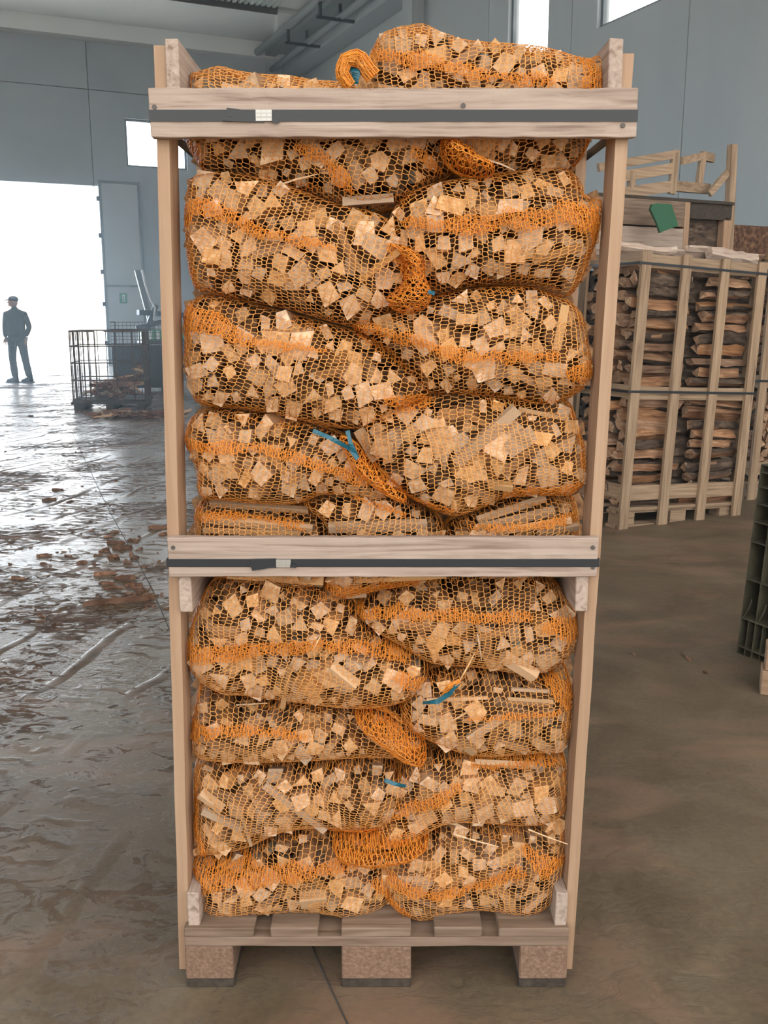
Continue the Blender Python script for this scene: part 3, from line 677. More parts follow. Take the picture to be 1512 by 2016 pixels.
def lay_stick(root, Ov, p, d, L, r, rd, pool=None):
    z = Vector((0, 1, 0)) if abs(d.y) < .9 else Vector((1, 0, 0)); x = d.cross(z).normalized(); z = x.cross(d)
    M = Matrix.Translation(p - Ov) @ Matrix((x, d, z)).transposed().to_4x4() @ Matrix.Rotation(rd.choice((0.1, .75, .6)), 4, 'Y')
    child('kindling_stick', rd.choice(pool or LYING), root, M=M @ Matrix.Diagonal((r, L, r, 1)))
def neck(root, Ov, path, radii, n=46, name='gathered_neck'):
    """twisted neck of the bag: many threads bundled along a path"""
    rd = random.Random(int(path[0][0])); pts = [P(x, y, D + .012 + off) for x, y, off in path]
    K = 14; C = []
    for i in range(K + 1):
        t = i / K * (len(pts) - 1); k = min(int(t), len(pts) - 2); C.append((pts[k].lerp(pts[k + 1], t - k), radii[k] + (radii[k + 1] - radii[k]) * (t - k)))
    AA, BB = [], []; ringp = []
    for s in range(n):
        ph_ = rd.uniform(0, 6.28); pr = None; rw = rd.uniform(.65, 1.05); tw = rd.uniform(-.5, 1.5); row = []
        for i, (c, r) in enumerate(C):
            d = (C[min(i + 1, K)][0] - C[max(i - 1, 0)][0]).normalized(); u = d.cross(Vector((0, 1, 0))).normalized(); w = d.cross(u); a = ph_ + tw * i / K + rd.uniform(-.12, .12)
            q = c + (u * math.cos(a) + w * math.sin(a)) * r * rw * rd.uniform(.92, 1.08); row.append(q)
            if pr is not None: AA.append(pr); BB.append(q)
            pr = q
        ringp.append((ph_, row))
    ringp.sort(key=lambda e: e[0])
    for k in range(n):
        a_, b_ = ringp[k][1], ringp[(k + 1) % n][1]
        for i in range(0, K + 1):
            if (a_[i] - b_[i]).length < .014: AA.append(a_[i]); BB.append(b_[i])
    child(name, segs_mesh(name, np.array([tuple(v) for v in AA]), np.array([tuple(v) for v in BB]), .00095, 'orange net gathered', tuple(Ov)), root)
def ribbon(root, Ov, pts, w=.009, off=.0):
    q = [P(x, y, D + .010 + off - .006 * (i % 2)) for i, (x, y) in enumerate(pts)]
    fine = []
    for i in range(len(q) - 1):
        for k in range(5): fine.append(q[i].lerp(q[i + 1], k / 5))
    fine.append(q[-1]); m = MB(); N = len(fine); tw = .3
    for i, p in enumerate(fine):
        d = (fine[min(i + 1, N - 1)] - fine[max(i - 1, 0)]).normalized(); a = tw + .9 * math.sin(i * .55); s = (d.cross(Vector((0, 1, 0)))).normalized() * math.cos(a * .5) + Vector((0, 1, 0)) * math.sin(a * .5)
        for q_ in (-.5, .5):
            m.v.append(tuple(p + s * w * q_ - Ov)); m.v.append(tuple(p + s * w * q_ - Ov + Vector((0, .0009, 0))))
    for i in range(N - 1):
        o = 4 * i
        for f in ((0, 2, 6, 4), (1, 5, 7, 3), (0, 4, 5, 1), (2, 3, 7, 6)): m.f.append([o + k for k in f]); m.m.append(0)
    return m.obj('tie_ribbon', 'teal ribbon', root)

def pouch(root, Ov, pts, ang, dy=-.05, n=3):
    """loose gathered end of a bag: a small net bulge hanging in front"""
    ph = random.uniform(0, 40); bag = Bag(pts, dy, ph); lo = bag.poly.min(0); hi = bag.poly.max(0); c = (lo + hi) / 2; e = float(np.linalg.norm(hi - lo) / 2) + .03; AA, BB, RR = [], [], []
    for k, (a, h, da) in enumerate(((.0085, .0042, 0), (.0080, .0055, .45), (.011, .0050, -.4))[:n]):
        a_, b_, r_ = net_grid(bag, c, (e, e), ang + da, a, h, ph + 5 * k, .03, None, .002 * k, .014, .008); AA.append(a_); BB.append(b_); RR.append(r_ * .0010)
    child('gathered_neck', segs_mesh('gathered_neck', np.concatenate(AA), np.concatenate(BB), np.concatenate(RR), 'orange net gathered', tuple(Ov)), root)
BAGS = {}
BAGS['T1'] = make_bag([(378, 270), (372, 200), (376, 150), (400, 140), (436, 131), (470, 140), (520, 147), (570, 149), (620, 158), (690, 165), (740, 200), (740, 260), (600, 275), (480, 275)], .01, -.05, 'flat orange net bag peeping over the left half of the top rail', dens=.9)
BAGS['T2'] = make_bag([(690, 215), (700, 160), (722, 120), (745, 75), (778, 58), (800, 54), (832, 50), (870, 66), (920, 82), (1000, 88), (1060, 94), (1100, 104), (1150, 118), (1182, 110), (1192, 150), (1192, 230), (1100, 255), (900, 262), (760, 255)], .005, 0.05, 'bulging orange net bag on top of the crate, tied with teal at its left', bands=[(((740, 105), (860, 130), (960, 150), (1080, 160)), (16, 16, 12, 12)), (((1162, 118), (1172, 170)), (18, 22))])
BAGS['A1'] = make_bag([(356, 235), (352, 275), (372, 305), (388, 328), (450, 337), (550, 356), (640, 386), (690, 402), (745, 404), (800, 388), (860, 348), (900, 318), (880, 262), (860, 225), (600, 222), (440, 225)], .02, -.25, 'net bag directly under the left half of the top rail', bands=[(((590, 290), (640, 312), (670, 345), (690, 372)), (10, 16, 14, 8)), (((375, 290), (380, 320)), (14, 12)), (((820, 300), (870, 330)), (12, 12))], sticks=[(672, 388, 775, 380, 26)], splinters=[(545, 366, 625, 343)])
BAGS['A2'] = make_bag([(862, 225), (868, 280), (905, 322), (960, 340), (1060, 332), (1130, 326), (1168, 290), (1178, 230), (1020, 220)], .03, .1, 'net bag directly under the right half of the top rail', bands=[(((880, 280), (930, 320)), (12, 16))], splinters=[(960, 315, 1014, 336)])
BAGS['B2'] = make_bag([(768, 425), (790, 385), (830, 360), (890, 345), (960, 334), (1062, 322), (1125, 321), (1156, 350), (1166, 380), (1196, 384), (1197, 425), (1184, 480), (1160, 545), (1130, 582), (1075, 566), (1010, 557), (930, 562), (868, 576), (810, 540), (772, 490)], .0, .08, 'right hand net bag in the second layer below the top rail', bands=[(((800, 435), (900, 448), (1000, 432), (1090, 425), (1150, 425)), (10, 18, 20, 22, 30)), (((1175, 400), (1180, 470)), (16, 10))])
BAGS['B1'] = make_bag([(352, 430), (358, 355), (385, 332), (450, 330), (550, 352), (650, 390), (740, 412), (795, 450), (812, 510), (800, 570), (770, 612), (715, 645), (650, 634), (560, 608), (480, 592), (410, 577), (372, 565), (356, 505)], -.004, -.28, 'left hand net bag in the second layer below the top rail', bands=[(((355, 420), (400, 405), (450, 425), (520, 460), (600, 478), (660, 490)), (24, 20, 16, 12, 10, 8)), (((770, 490), (810, 520), (815, 570)), (14, 22, 18))])
BAGS['C2'] = make_bag([(690, 642), (740, 625), (800, 602), (860, 582), (940, 565), (1050, 562), (1108, 583), (1132, 590), (1160, 620), (1173, 680), (1178, 740), (1160, 770), (1120, 795), (1070, 803), (1000, 790), (900, 780), (838, 775), (800, 735), (755, 690)], .0, .05, 'right hand net bag in the third layer, pale slat upright near the post', bands=[(((700, 640), (800, 668), (900, 698), (1000, 702), (1090, 700)), (10, 14, 15, 13, 12)), (((1130, 735), (1165, 735)), (18, 26))], sticks=[(1092, 690, 1112, 602, 22)])
BAGS['C1'] = make_bag([(350, 660), (352, 608), (380, 580), (430, 582), (520, 606), (650, 640), (718, 660), (780, 702), (838, 745), (850, 785), (812, 812), (762, 842), (690, 853), (620, 842), (540, 824), (460, 810), (392, 806), (364, 782), (350, 720)], .004, -.25, 'left hand net bag in the third layer, dense orange fold at its upper left', bands=[(((362, 620), (420, 640), (480, 672), (560, 680), (640, 690)), (28, 26, 14, 10, 6)), (((760, 790), (835, 790)), (12, 18)), (((690, 640), (760, 690)), (8, 8))])
BAGS['D2'] = make_bag([(700, 858), (740, 812), (830, 784), (930, 778), (1040, 790), (1125, 792), (1150, 840), (1165, 900), (1166, 955), (1130, 985), (1080, 987), (1000, 992), (945, 1015), (895, 1028), (850, 1012), (795, 982), (745, 935), (710, 892)], -.002, .06, 'large net bag in the fourth layer with a long diagonal slat, right side', bands=[(((720, 900), (760, 950), (810, 990), (890, 1010)), (8, 10, 10, 8)), (((790, 800), (850, 790)), (12, 12)), (((1000, 975), (1140, 965)), (10, 14))], sticks=[(896, 912, 1018, 806, 26), (1022, 806, 1120, 826, 9), (705, 850, 742, 910, 20), (960, 950, 1008, 956, 18)])
BAGS['D1'] = make_bag([(352, 872), (366, 826), (430, 811), (540, 826), (620, 846), (690, 878), (740, 925), (770, 970), (740, 1000), (640, 985), (590, 1002), (530, 1006), (440, 998), (385, 988), (372, 930)], .004, -.15, 'left hand net bag in the fourth layer with a teal tie at its right end', bands=[(((358, 872), (400, 880), (500, 878), (600, 905), (680, 935), (720, 950)), (18, 14, 12, 12, 16, 12)), (((700, 890), (770, 980)), (10, 12))])
BAGS['E1'] = make_bag([(366, 1035), (378, 1005), (420, 996), (510, 1008), (585, 1018), (640, 1040), (650, 1080), (645, 1150), (600, 1180), (480, 1170), (400, 1150), (370, 1110)], .03, -.08, 'low net bag behind the left part of the middle rail, slats lying lengthwise', bands=[(((368, 1025), (440, 1022), (520, 1030), (600, 1045)), (18, 8, 7, 9))], sticks=[(400, 1005, 600, 1022, 16), (392, 1028, 612, 1050, 20), (395, 1048, 590, 1056, 14), (440, 1144, 634, 1158, 18), (450, 1160, 630, 1170, 10)], dens=.9)
BAGS['E2'] = make_bag([(590, 1005), (640, 985), (720, 950), (785, 985), (850, 1020), (880, 1060), (885, 1140), (850, 1165), (760, 1180), (650, 1200), (632, 1150), (640, 1060)], .022, -.05, 'net bag behind the centre of the middle rail, board end along its lower edge', bands=[(((640, 1170), (730, 1172), (820, 1160)), (14, 20, 14)), (((700, 985), (800, 1020)), (6, 6))], sticks=[(645, 1046, 842, 1040, 24), (640, 1190, 720, 1183, 18), (700, 1146, 880, 1140, 14)])
BAGS['E3'] = make_bag([(880, 1062), (930, 1025), (1000, 995), (1080, 987), (1138, 990), (1155, 1020), (1156, 1080), (1120, 1140), (1040, 1160), (940, 1150), (890, 1110)], .03, .12, 'low net bag behind the right part of the middle rail, slats fanned lengthwise', bands=[(((930, 1048), (1060, 1040), (1140, 1025)), (7, 9, 14))], sticks=[(945, 1035, 1085, 992, 14), (940, 1050, 1100, 1012, 18), (985, 1052, 1130, 1030, 16), (1060, 1054, 1145, 1044, 14), (950, 1152, 1060, 1148, 12)], dens=.9)
BAGS['G1'] = make_bag([(355, 1310), (366, 1240), (398, 1172), (440, 1152), (500, 1152), (600, 1166), (682, 1192), (730, 1250), (805, 1290), (842, 1322), (836, 1372), (785, 1402), (700, 1412), (600, 1402), (480, 1386), (430, 1382), (380, 1352)], -.004, -.15, 'left hand net bag first below the middle rail with a broad orange fold', bands=[(((365, 1290), (440, 1282), (540, 1268), (640, 1262), (720, 1275), (800, 1300)), (24, 20, 16, 14, 14, 16)), (((790, 1330), (828, 1350)), (14, 16))], sticks=[(556, 1398, 574, 1305, 11), (650, 1305, 700, 1345, 30)], splinters=[(465, 1388, 526, 1384), (616, 1281, 632, 1250)])
BAGS['G2'] = make_bag([(698, 1215), (755, 1180), (850, 1152), (960, 1142), (1060, 1147), (1108, 1170), (1130, 1200), (1152, 1240), (1148, 1282), (1130, 1312), (1080, 1342), (1020, 1344), (950, 1334), (850, 1324), (790, 1290), (730, 1255)], .004, .02, 'right hand net bag first below the middle rail with a straight orange fold', bands=[(((705, 1215), (800, 1208), (900, 1210), (1040, 1212)), (12, 13, 13, 12)), (((1080, 1235), (1130, 1245)), (20, 26))], sticks=[(990, 1290, 1055, 1335, 26), (895, 1240, 920, 1215, 30)], splinters=[(905, 1340, 935, 1285), (940, 1248, 948, 1300)])
BAGS['H1'] = make_bag([(362, 1478), (374, 1405), (385, 1362), (430, 1383), (520, 1396), (620, 1402), (702, 1414), (782, 1410), (835, 1450), (835, 1490), (800, 1512), (700, 1514), (560, 1522), (440, 1522), (382, 1512)], .006, -.1, 'left hand net bag second below the middle rail, sagging flat', bands=[(((368, 1455), (430, 1440), (520, 1440), (600, 1450)), (24, 14, 10, 8)), (((700, 1415), (780, 1450), (820, 1490)), (12, 16, 14))])
BAGS['H2'] = make_bag([(788, 1405), (815, 1360), (880, 1335), (950, 1333), (1020, 1342), (1080, 1340), (1118, 1325), (1136, 1372), (1139, 1430), (1120, 1492), (1060, 1502), (942, 1508), (855, 1482), (802, 1450)], .0, .1, 'right hand net bag second below the middle rail with two pale slats', bands=[(((1090, 1350), (1128, 1390)), (16, 20)), (((920, 1410), (1000, 1405), (1100, 1400)), (8, 8, 8))], sticks=[(998, 1378, 1088, 1384, 14), (1008, 1362, 1085, 1366, 10), (920, 1448, 985, 1405, 26), (905, 1455, 935, 1480, 22), (840, 1378, 960, 1372, 9)], splinters=[(880, 1425, 940, 1390)])
BAGS['I1'] = make_bag([(370, 1690), (372, 1600), (380, 1518), (470, 1522), (600, 1520), (700, 1512), (762, 1522), (802, 1565), (795, 1620), (730, 1655), (650, 1652), (560, 1658), (480, 1692), (402, 1704)], .002, -.3, 'left hand net bag third below the middle rail with diagonal slats', bands=[(((376, 1560), (378, 1640), (400, 1690)), (10, 12, 10)), (((650, 1650), (770, 1640)), (12, 12))], sticks=[(520, 1548, 640, 1640, 14), (395, 1560, 440, 1590, 22), (480, 1600, 496, 1660, 9), (400, 1592, 480, 1625, 16)])
BAGS['I2'] = make_bag([(662, 1672), (720, 1640), (765, 1580), (810, 1520), (880, 1502), (1000, 1500), (1100, 1496), (1122, 1512), (1129, 1580), (1120, 1622), (1060, 1647), (952, 1642), (880, 1645), (805, 1684), (720, 1694)], .004, .25, 'right hand net bag third below the middle rail, its neck running down left', bands=[(((670, 1670), (730, 1660), (800, 1662)), (14, 20, 12)), (((940, 1515), (1040, 1514), (1115, 1505)), (12, 12, 14)), (((770, 1610), (860, 1570), (900, 1550)), (14, 16, 12))], sticks=[(938, 1513, 1060, 1517, 14)])
BAGS['J1'] = make_bag([(372, 1770), (374, 1705), (420, 1702), (480, 1692), (560, 1657), (640, 1652), (700, 1680), (758, 1702), (785, 1750), (762, 1802), (692, 1827), (640, 1820), (540, 1818), (440, 1828), (392, 1815)], .0, -.12, 'bottom left net bag resting on the pallet boards', bands=[(((390, 1735), (480, 1728), (560, 1712), (640, 1705), (740, 1700)), (34, 28, 22, 18, 14)), (((740, 1740), (770, 1770)), (14, 14))], sticks=[(592, 1768, 645, 1762, 34), (472, 1806, 496, 1822, 22)])
BAGS['J2'] = make_bag([(738, 1720), (800, 1682), (880, 1644), (960, 1642), (1060, 1645), (1112, 1624), (1127, 1690), (1118, 1750), (1090, 1802), (1030, 1824), (940, 1812), (835, 1832), (775, 1812), (748, 1775)], .0, -.02, 'bottom right net bag resting on the pallet boards', bands=[(((770, 1740), (850, 1755), (960, 1735), (1020, 1710)), (18, 14, 12, 18)), (((1040, 1680), (1070, 1700), (1110, 1700)), (18, 22, 14)), (((760, 1780), (800, 1800)), (16, 12))], sticks=[(1030, 1790, 1072, 1752, 22)], splinters=[(895, 1643, 982, 1667), (1040, 1633, 1118, 1662)])
# necks and teal ties
neck(BAGS['T2'][0], BAGS['T2'][2], [(735, 150, 0), (705, 112, -.005), (680, 118, -.008), (672, 145, -.006), (690, 168, 0)], [.014, .014, .012, .012, .012])
ribbon(BAGS['T2'][0], BAGS['T2'][2], [(690, 132), (702, 140), (698, 165)], .014)
pouch(BAGS['B1'][0], BAGS['B1'][2], [(762, 480), (800, 484), (832, 505), (838, 545), (850, 580), (836, 608), (800, 616), (768, 604), (762, 585), (790, 560), (795, 520)], 1.2)
ribbon(BAGS['B1'][0], BAGS['B1'][2], [(843, 574), (856, 578)], .008)
pouch(BAGS['A1'][0], BAGS['A1'][2], [(872, 268), (905, 275), (940, 300), (972, 322), (970, 342), (930, 345), (895, 330), (872, 305)], .6)
pouch(BAGS['D1'][0], BAGS['D1'][2], [(668, 866), (700, 876), (735, 915), (790, 965), (800, 990), (775, 985), (735, 960), (695, 925)], .8)
ribbon(BAGS['D1'][0], BAGS['D1'][2], [(616, 848), (650, 862), (690, 884), (704, 904)], .0085)
ribbon(BAGS['D1'][0], BAGS['D1'][2], [(684, 848), (690, 872), (704, 902)], .0085)
neck(BAGS['H2'][0], BAGS['H2'][2], [(905, 1340, 0), (885, 1352, 0), (870, 1375, .01)], [.004, .006, .004], 20)
ribbon(BAGS['H2'][0], BAGS['H2'][2], [(902, 1345), (888, 1364), (862, 1381), (832, 1384)], .010)
pouch(BAGS['H1'][0], BAGS['H1'][2], [(700, 1408), (745, 1405), (790, 1430), (832, 1462), (838, 1500), (800, 1500), (755, 1470), (715, 1440)], .7, n=2)
ribbon(BAGS['I2'][0], BAGS['I2'][2], [(757, 1536), (778, 1544), (799, 1548)], .008)
pouch(BAGS['I2'][0], BAGS['I2'][2], [(656, 1655), (700, 1640), (760, 1640), (820, 1640), (845, 1660), (800, 1690), (730, 1700), (668, 1685)], .2, n=2)

# ================================================================== STACKS OF SPLIT LOGS
def log_mesh(L, r, seed):
    rd = random.Random(seed); m = MB(); k = rd.choice([3, 4, 4, 5]); prof = []
    a0 = rd.uniform(0, 6.28); arc = rd.uniform(1.2, 2.4)
    prof = [(0.0 + rd.uniform(-.1, .1) * r, -.55 * r)]
    for i in range(k + 1):
        a = math.pi / 2 - arc / 2 + arc * i / k; prof.append((1.25 * r * math.cos(a), -.55 * r + 1.35 * r * math.sin(a) * rd.uniform(.93, 1.05)))
    n = len(prof); ny = 6; rot = rd.uniform(0, 6.28); bow = rd.uniform(-.012, .012)
    for q in range(ny):
        x = L * q / (ny - 1) - L / 2; s = 1 + rd.uniform(-.12, .12); tw = rot + .1 * q * rd.uniform(-.5, .5); b = bow * (1 - (2 * q / (ny - 1) - 1) ** 2)
        for (u, w) in prof:
            u2, w2 = u * s + rd.uniform(-.003, .003), w * s + rd.uniform(-.003, .003)
            m.v.append((x + (rd.uniform(-.012, .012) if q in (0, ny - 1) else 0), u2 * math.cos(tw) - w2 * math.sin(tw), u2 * math.sin(tw) + w2 * math.cos(tw) + b))
    for q in range(ny - 1):
        for j in range(n):
            m.f.append([q * n + j, q * n + (j + 1) % n, (q + 1) * n + (j + 1) % n, (q + 1) * n + j]); m.m.append(0 if j in (0, n - 1) else (2 if rd.random() < .96 else 0))
    m.f.append([j for j in range(n)][::-1]); m.m.append(1); m.f.append([(ny - 1) * n + j for j in range(n)]); m.m.append(1)
    return m.mesh('split_log', ['log face', 'log end', 'log bark and gap shade'])
LOGS = [log_mesh((.47, .42, .45)[i % 3], .040 + .006 * (i % 4), 200 + i) for i in range(20)]
def stack(frame, Wd, Dp, label, ends_front=False, lean=0.0, slats=(0.0, .333, .667, 1.0), Ht=1.80):
    o = frame.o; rt = thing('log_crate', label, 'crate', (o.x, o.y, 0), (0, lean, frame.ang)); sw = .075
    for i, t in enumerate(slats):
        x = sw / 2 + (Wd - sw) * t; m = MB(); m.beam((x, -.011, .0), (x, -.011, Ht), (1, 0, 0), sw, .022, n=8, jit=.0015); m.obj('front_slat', 'stack pine z', rt)
        if i in (0, 3):
            xx = -.011 if i == 0 else Wd + .011
            for b in ((Dp * .5, Dp - .1) if i == 0 else (.03, Dp * .5, Dp - .1)): m = MB(); m.beam((xx, b + .04, .0), (xx, b + .04, Ht - .02), (0, 1, 0), sw, .022, n=4, jit=.001); m.obj('side_slat', 'stack pine z', rt)
    for z, h in ((Ht - .055, .085), (.905, .085), (.24, .10)):
        m = MB(); m.beam((0, .011, z), (Wd, .011, z), (0, 0, 1), h, .022, n=8, jit=.0015); m.obj('front_rail', 'stack pine x', rt)
        if z < Ht: m = MB(); m.beam((.011, 0, z + .01), (.011, Dp, z + .01), (0, 0, 1), h, .022, n=6, jit=.0015); m.obj('side_rail', 'stack pine y', rt)
    for z in (Ht - .075, .915):
        m = MB(); m.box(-.026, Wd + .026, -.0245, -.0232, z - .008, z + .008); m.box(-.0262, -.0248, -.024, Dp, z - .008, z + .008); m.box(Wd + .0248, Wd + .0262, -.024, Dp, z - .008, z + .008); m.obj('strap', 'strap plastic', rt)
    for b in (0.02, Dp / 2 - .05, Dp - .12):                       # pallet
        for x in (.02, Wd / 2 - .07, Wd - .16): m = MB(); m.box(x, x + .14, b, b + .1, .022, .1); m.obj('block', 'stack pine x', rt)
        m = MB(); m.box(0, Wd, b, b + .1, 0, .022); m.obj('runner', 'stack pine x', rt)
        m = MB(); m.box(0, Wd, b, b + .1, .10, .12); m.obj('cross_board', 'stack pine x', rt)
    nb = 6
    for i in range(nb): m = MB(); y = .0 + (Dp - .1) * i / (nb - 1); m.box(0, Wd, y, y + .1, .121, .142); m.obj('deck_board', 'stack pine x', rt)
    return rt
rdl = random.Random(5)
COLN = ['first', 'second', 'third', 'fourth', 'fifth']
ORD = ['lowest', 'second lowest', 'third lowest', 'fourth lowest', 'fifth lowest', 'sixth lowest', 'seventh lowest', 'eighth lowest', 'ninth lowest', 'tenth lowest', 'eleventh lowest', 'twelfth lowest']
def put_log(frame, rt, a, b, z, ang, me, label, grp, s=1.0, name='split_log'):
    lm = parent_matrix(rt); p = lm @ Vector((a, b, z)); o = bpy.data.objects.new(name, me); COL.objects.link(o)
    o.matrix_basis = Matrix.Translation(p) @ Matrix.Rotation(rt.rotation_euler.z, 4, 'Z') @ Matrix.Rotation(rt.rotation_euler.y, 4, 'Y') @ Matrix.Rotation(ang, 4, 'Z') @ Matrix.Rotation(rdl.gauss(0, .035), 4, 'Y') @ Matrix.Rotation(rdl.uniform(0, 6.28), 4, 'X') @ Matrix.Scale(s, 4)
    tag(o, label, 'log', grp); return o
q0 = onZ(1214, 1042); q1 = onZ(1452, 1013); ang1 = math.atan2(q1.y - q0.y, q1.x - q0.x); W1 = (q1 - q0).length
print('stack1', q0, q1, math.degrees(ang1), W1)
S1 = Frame(q0, ang1)
st1 = stack(S1, W1, 1.0, 'slatted timber crate of split logs standing right of the net bag crate', lean=R(2.6))
half = W1 / 2
for z0, z1, nm in ((.19, .84, 'lower'), (.99, 1.70, 'upper')):
    z = z0; row = 0
    while z < z1:
        for c, cn in ((0, 'left'), (1, 'right')):
            a = .255 + c * (W1 - .51); zz = z + rdl.uniform(-.008, .008)
            put_log(S1, st1, a + rdl.uniform(-.025, .025), .075 + rdl.uniform(-.01, .015), zz, rdl.gauss(0, .04) + (math.pi if rdl.random() < .5 else 0), rdl.choice(LOGS), '%s split log lengthwise behind the slats, %s half, %s column' % (ORD[row], nm, cn), 'logs at the front of the slatted crate, %s half, %s column' % (nm, cn), rdl.uniform(.85, 1.1))
        z += .072; row += 1
    z = z0; row = 0
    while z < z1:
        for k in range(5):
            put_log(S1, st1, .24 + rdl.uniform(-.04, .03), .155 + .078 * k + rdl.uniform(-.008, .008), z + rdl.uniform(-.012, .012), rdl.gauss(0, .05), rdl.choice(LOGS), 'log end, %s row, %s column, left side of slatted crate, %s half' % (ORD[row], COLN[k], nm), 'log ends in the side of the slatted crate, %s half' % nm, rdl.uniform(.85, 1.1))
        z += .078; row += 1
m = MB()
for z in np.arange(.19, 1.70, .075):
    for b in np.arange(.2, .95, .08):
        for a in ((.30, .52), (.55, W1 - .05)):
            if b < .55 and a[0] < .5: continue
            jy = rdl.uniform(-.01, .01); m.beam((a[0], b + jy, z), (a[1], b + jy + rdl.uniform(-.02, .02), z + rdl.uniform(-.01, .01)), (0, math.cos(z * 9), math.sin(z * 9)), .078, .066)
o = m.obj('packed_logs', 'log bark and gap shade', st1); o['kind'] = 'stuff'  # filler logs all bark-dark, the shade between the logs painted in
noise_mat('pale log face', [(.34, .23, .17), (.56, .45, .38), (.66, .56, .49)], (6, 60, 60), .8, .5, pos=[.25, .5, .75], rnd=.15, bdist=.006)
PALE = []
for i_ in range(5): me_ = log_mesh(.46, .042, 400 + i_); me_.materials.clear(); [me_.materials.append(MATS[q_]) for q_ in ('pale log face', 'pale log face', 'log bark and gap shade' if i_ % 2 else 'pale log face')]; PALE.append(me_)
# loose logs on top of the first stack
def topS(px, py, b): return S1.onB(px, py, b)
lab = [('long pale split plank lying at the left on top of the slatted crate', 1262, 448, .35, 1.0), ('pinkish split log flat along the top rail of the slatted crate, left', 1262, 470, .12, 1.0), ('whitish split log on the top rail beside the green sheet', 1345, 462, .2, .85),
       ('yellowish wedge of wood on top of the slatted crate, centre', 1385, 458, .15, .7), ('rounded brown log with a pale knob on the crate top', 1425, 455, .22, .75), ('flat pale log along the top rail of the slatted crate, right', 1440, 475, .12, 1.0),
       ('short split log at the far right of the crate top', 1480, 465, .3, .75), ('split log tucked below the grey boarded box', 1300, 455, .5, 1.0), ('thin split log behind the pale wedge on the crate top', 1400, 468, .35, .9)]
for i, (l, px, py, b, s) in enumerate(lab):
    p = topS(px, py, b); put_log(S1, st1, p.x - .05, b, 1.80 + .035 * s + (.04 if i in (3, 4) else 0), rdl.gauss(0, .12), PALE[i % 5], l, None, s)
# timber frame and boxes on top
FB = .55
def fpt(px, py, b=FB): v = S1.onB(px, py, b); return Vector((v.x, b, v.z))
fr = thing('upturned_bench', 'raw pine bench upside down on the grey boarded box', 'frame', tuple(S1.w(fpt(1330, 380).x, FB, fpt(1300, 384).z)), (0, 0, ang1)); fo = Vector((fpt(1330, 380).x, FB, fpt(1300, 384).z))
def fbeam(a, b, w, nm, t=.03, ba=FB, bb=FB, mt='stack pine x', root=None, org=None):
    A = fpt(*a, ba) - (org or fo); B = fpt(*b, bb) - (org or fo); m = MB(); side = (0, 0, 1) if abs(B.x - A.x) + abs(B.y - A.y) > abs(B.z - A.z) else (1, 0, 0)
    m.beam(A, B, side, w, t, n=4, jit=.001); return m.obj(nm, mt, root or fr)
fbeam((1178, 330), (1334, 303), .055, 'rail'); fbeam((1205, 350), (1322, 332), .07, 'rail'); fbeam((1243, 336), (1243, 370), .05, 'upright', mt='stack pine z')
fbeam((1228, 380), (1326, 366), .075, 'rail'); fbeam((1330, 296), (1322, 382), .055, 'upright', mt='stack pine z'); fbeam((1322, 366), (1396, 372), .07, 'rail', bb=FB + .1)
fbeam((1342, 317), (1383, 307), .05, 'rail', bb=FB + .1); fbeam((1384, 303), (1376, 362), .05, 'upright', ba=FB + .1, bb=FB + .1, mt='stack pine z'); fbeam((1381, 306), (1404, 312), .06, 'rail', ba=FB + .1, bb=FB + .14)
bo = Vector((fpt(1240, 460).x, FB - .08, 1.80)); bxr = thing('boarded_box', 'grey boarded wooden box open on its right side, on the slatted crate', 'box', tuple(S1.w(bo.x, bo.y, bo.z)), (0, 0, ang1))
zt0 = fpt(1300, 394, bo.y).z; zt1 = 1.80; xr_ = fpt(1348, 420, bo.y).x - bo.x; hB = zt0 - zt1; print('box', hB, xr_)
xe = fpt(1425, 420, bo.y + .1).x - bo.x
def bb_(x0, x1, y0, y1, z0, z1, nm, mt): m = MB(); m.box(x0, x1, y0, y1, z0, z1); return m.obj(nm, mt, bxr, bevel=.002)
bb_(-.35, xr_, 0, .02, hB * .55, hB - .0, 'top_board', 'old pallet board'); bb_(-.35, xr_, 0.0, .02, .0, hB * .52, 'front_board', 'weathered pine x')
bb_(-.35, xe, 0.0, .5, hB, hB + .022, 'lid', 'dark pallet runner'); bb_(xr_ + .002, xr_ + .05, .0, .05, 0, hB, 'corner_post', 'post pine z'); bb_(xe - .07, xe, .02, .08, 0, hB * .78, 'corner_post', 'post pine z')
bb_(xr_ + .05, xe, .02, .04, hB * .72, hB, 'end_board', 'dark pallet runner'); bb_(-.35, xe, .46, .5, 0, hB, 'back_board', 'old pallet board'); bb_(xr_ + .05, xe - .0, .09, .10, 0, hB * .74, 'recess_shade_panel', 'log bark and gap shade'); bb_(xe + .001, xe + .02, .08, .46, 0, hB, 'side_board', 'old pallet board'); bb_(-.35, -.33, .02, .46, 0, hB, 'side_board', 'old pallet board')  # dark panel added behind the box opening, standing in for its shaded interior
a_ = fpt(1436, 455, FB); b2 = fpt(1442, 285, FB); pr = thing('notched_post', 'tall bare post with a diagonal brace right of the bench frame', 'post', tuple(S1.w(a_.x, FB, 1.80)), (0, 0, ang1))
m = MB(); m.beam((0, 0, 0), (b2.x - a_.x, 0, b2.z - 1.80), (1, 0, 0), .06, .045, n=4, jit=.001); m.obj('post', 'stack pine z', pr)
p1 = fpt(1396, 382, FB) - Vector((a_.x, FB, 1.80)); p2 = fpt(1432, 340, FB) - Vector((a_.x, FB, 1.80)); m = MB(); m.beam(p1, p2, (1, 0, .5), .045, .03); m.obj('brace', 'stack pine x', pr)
gp = [fpt(x, y, .25) for x, y in ((1284, 402), (1292, 400), (1322, 402), (1336, 444), (1300, 458), (1294, 440), (1281, 412))]
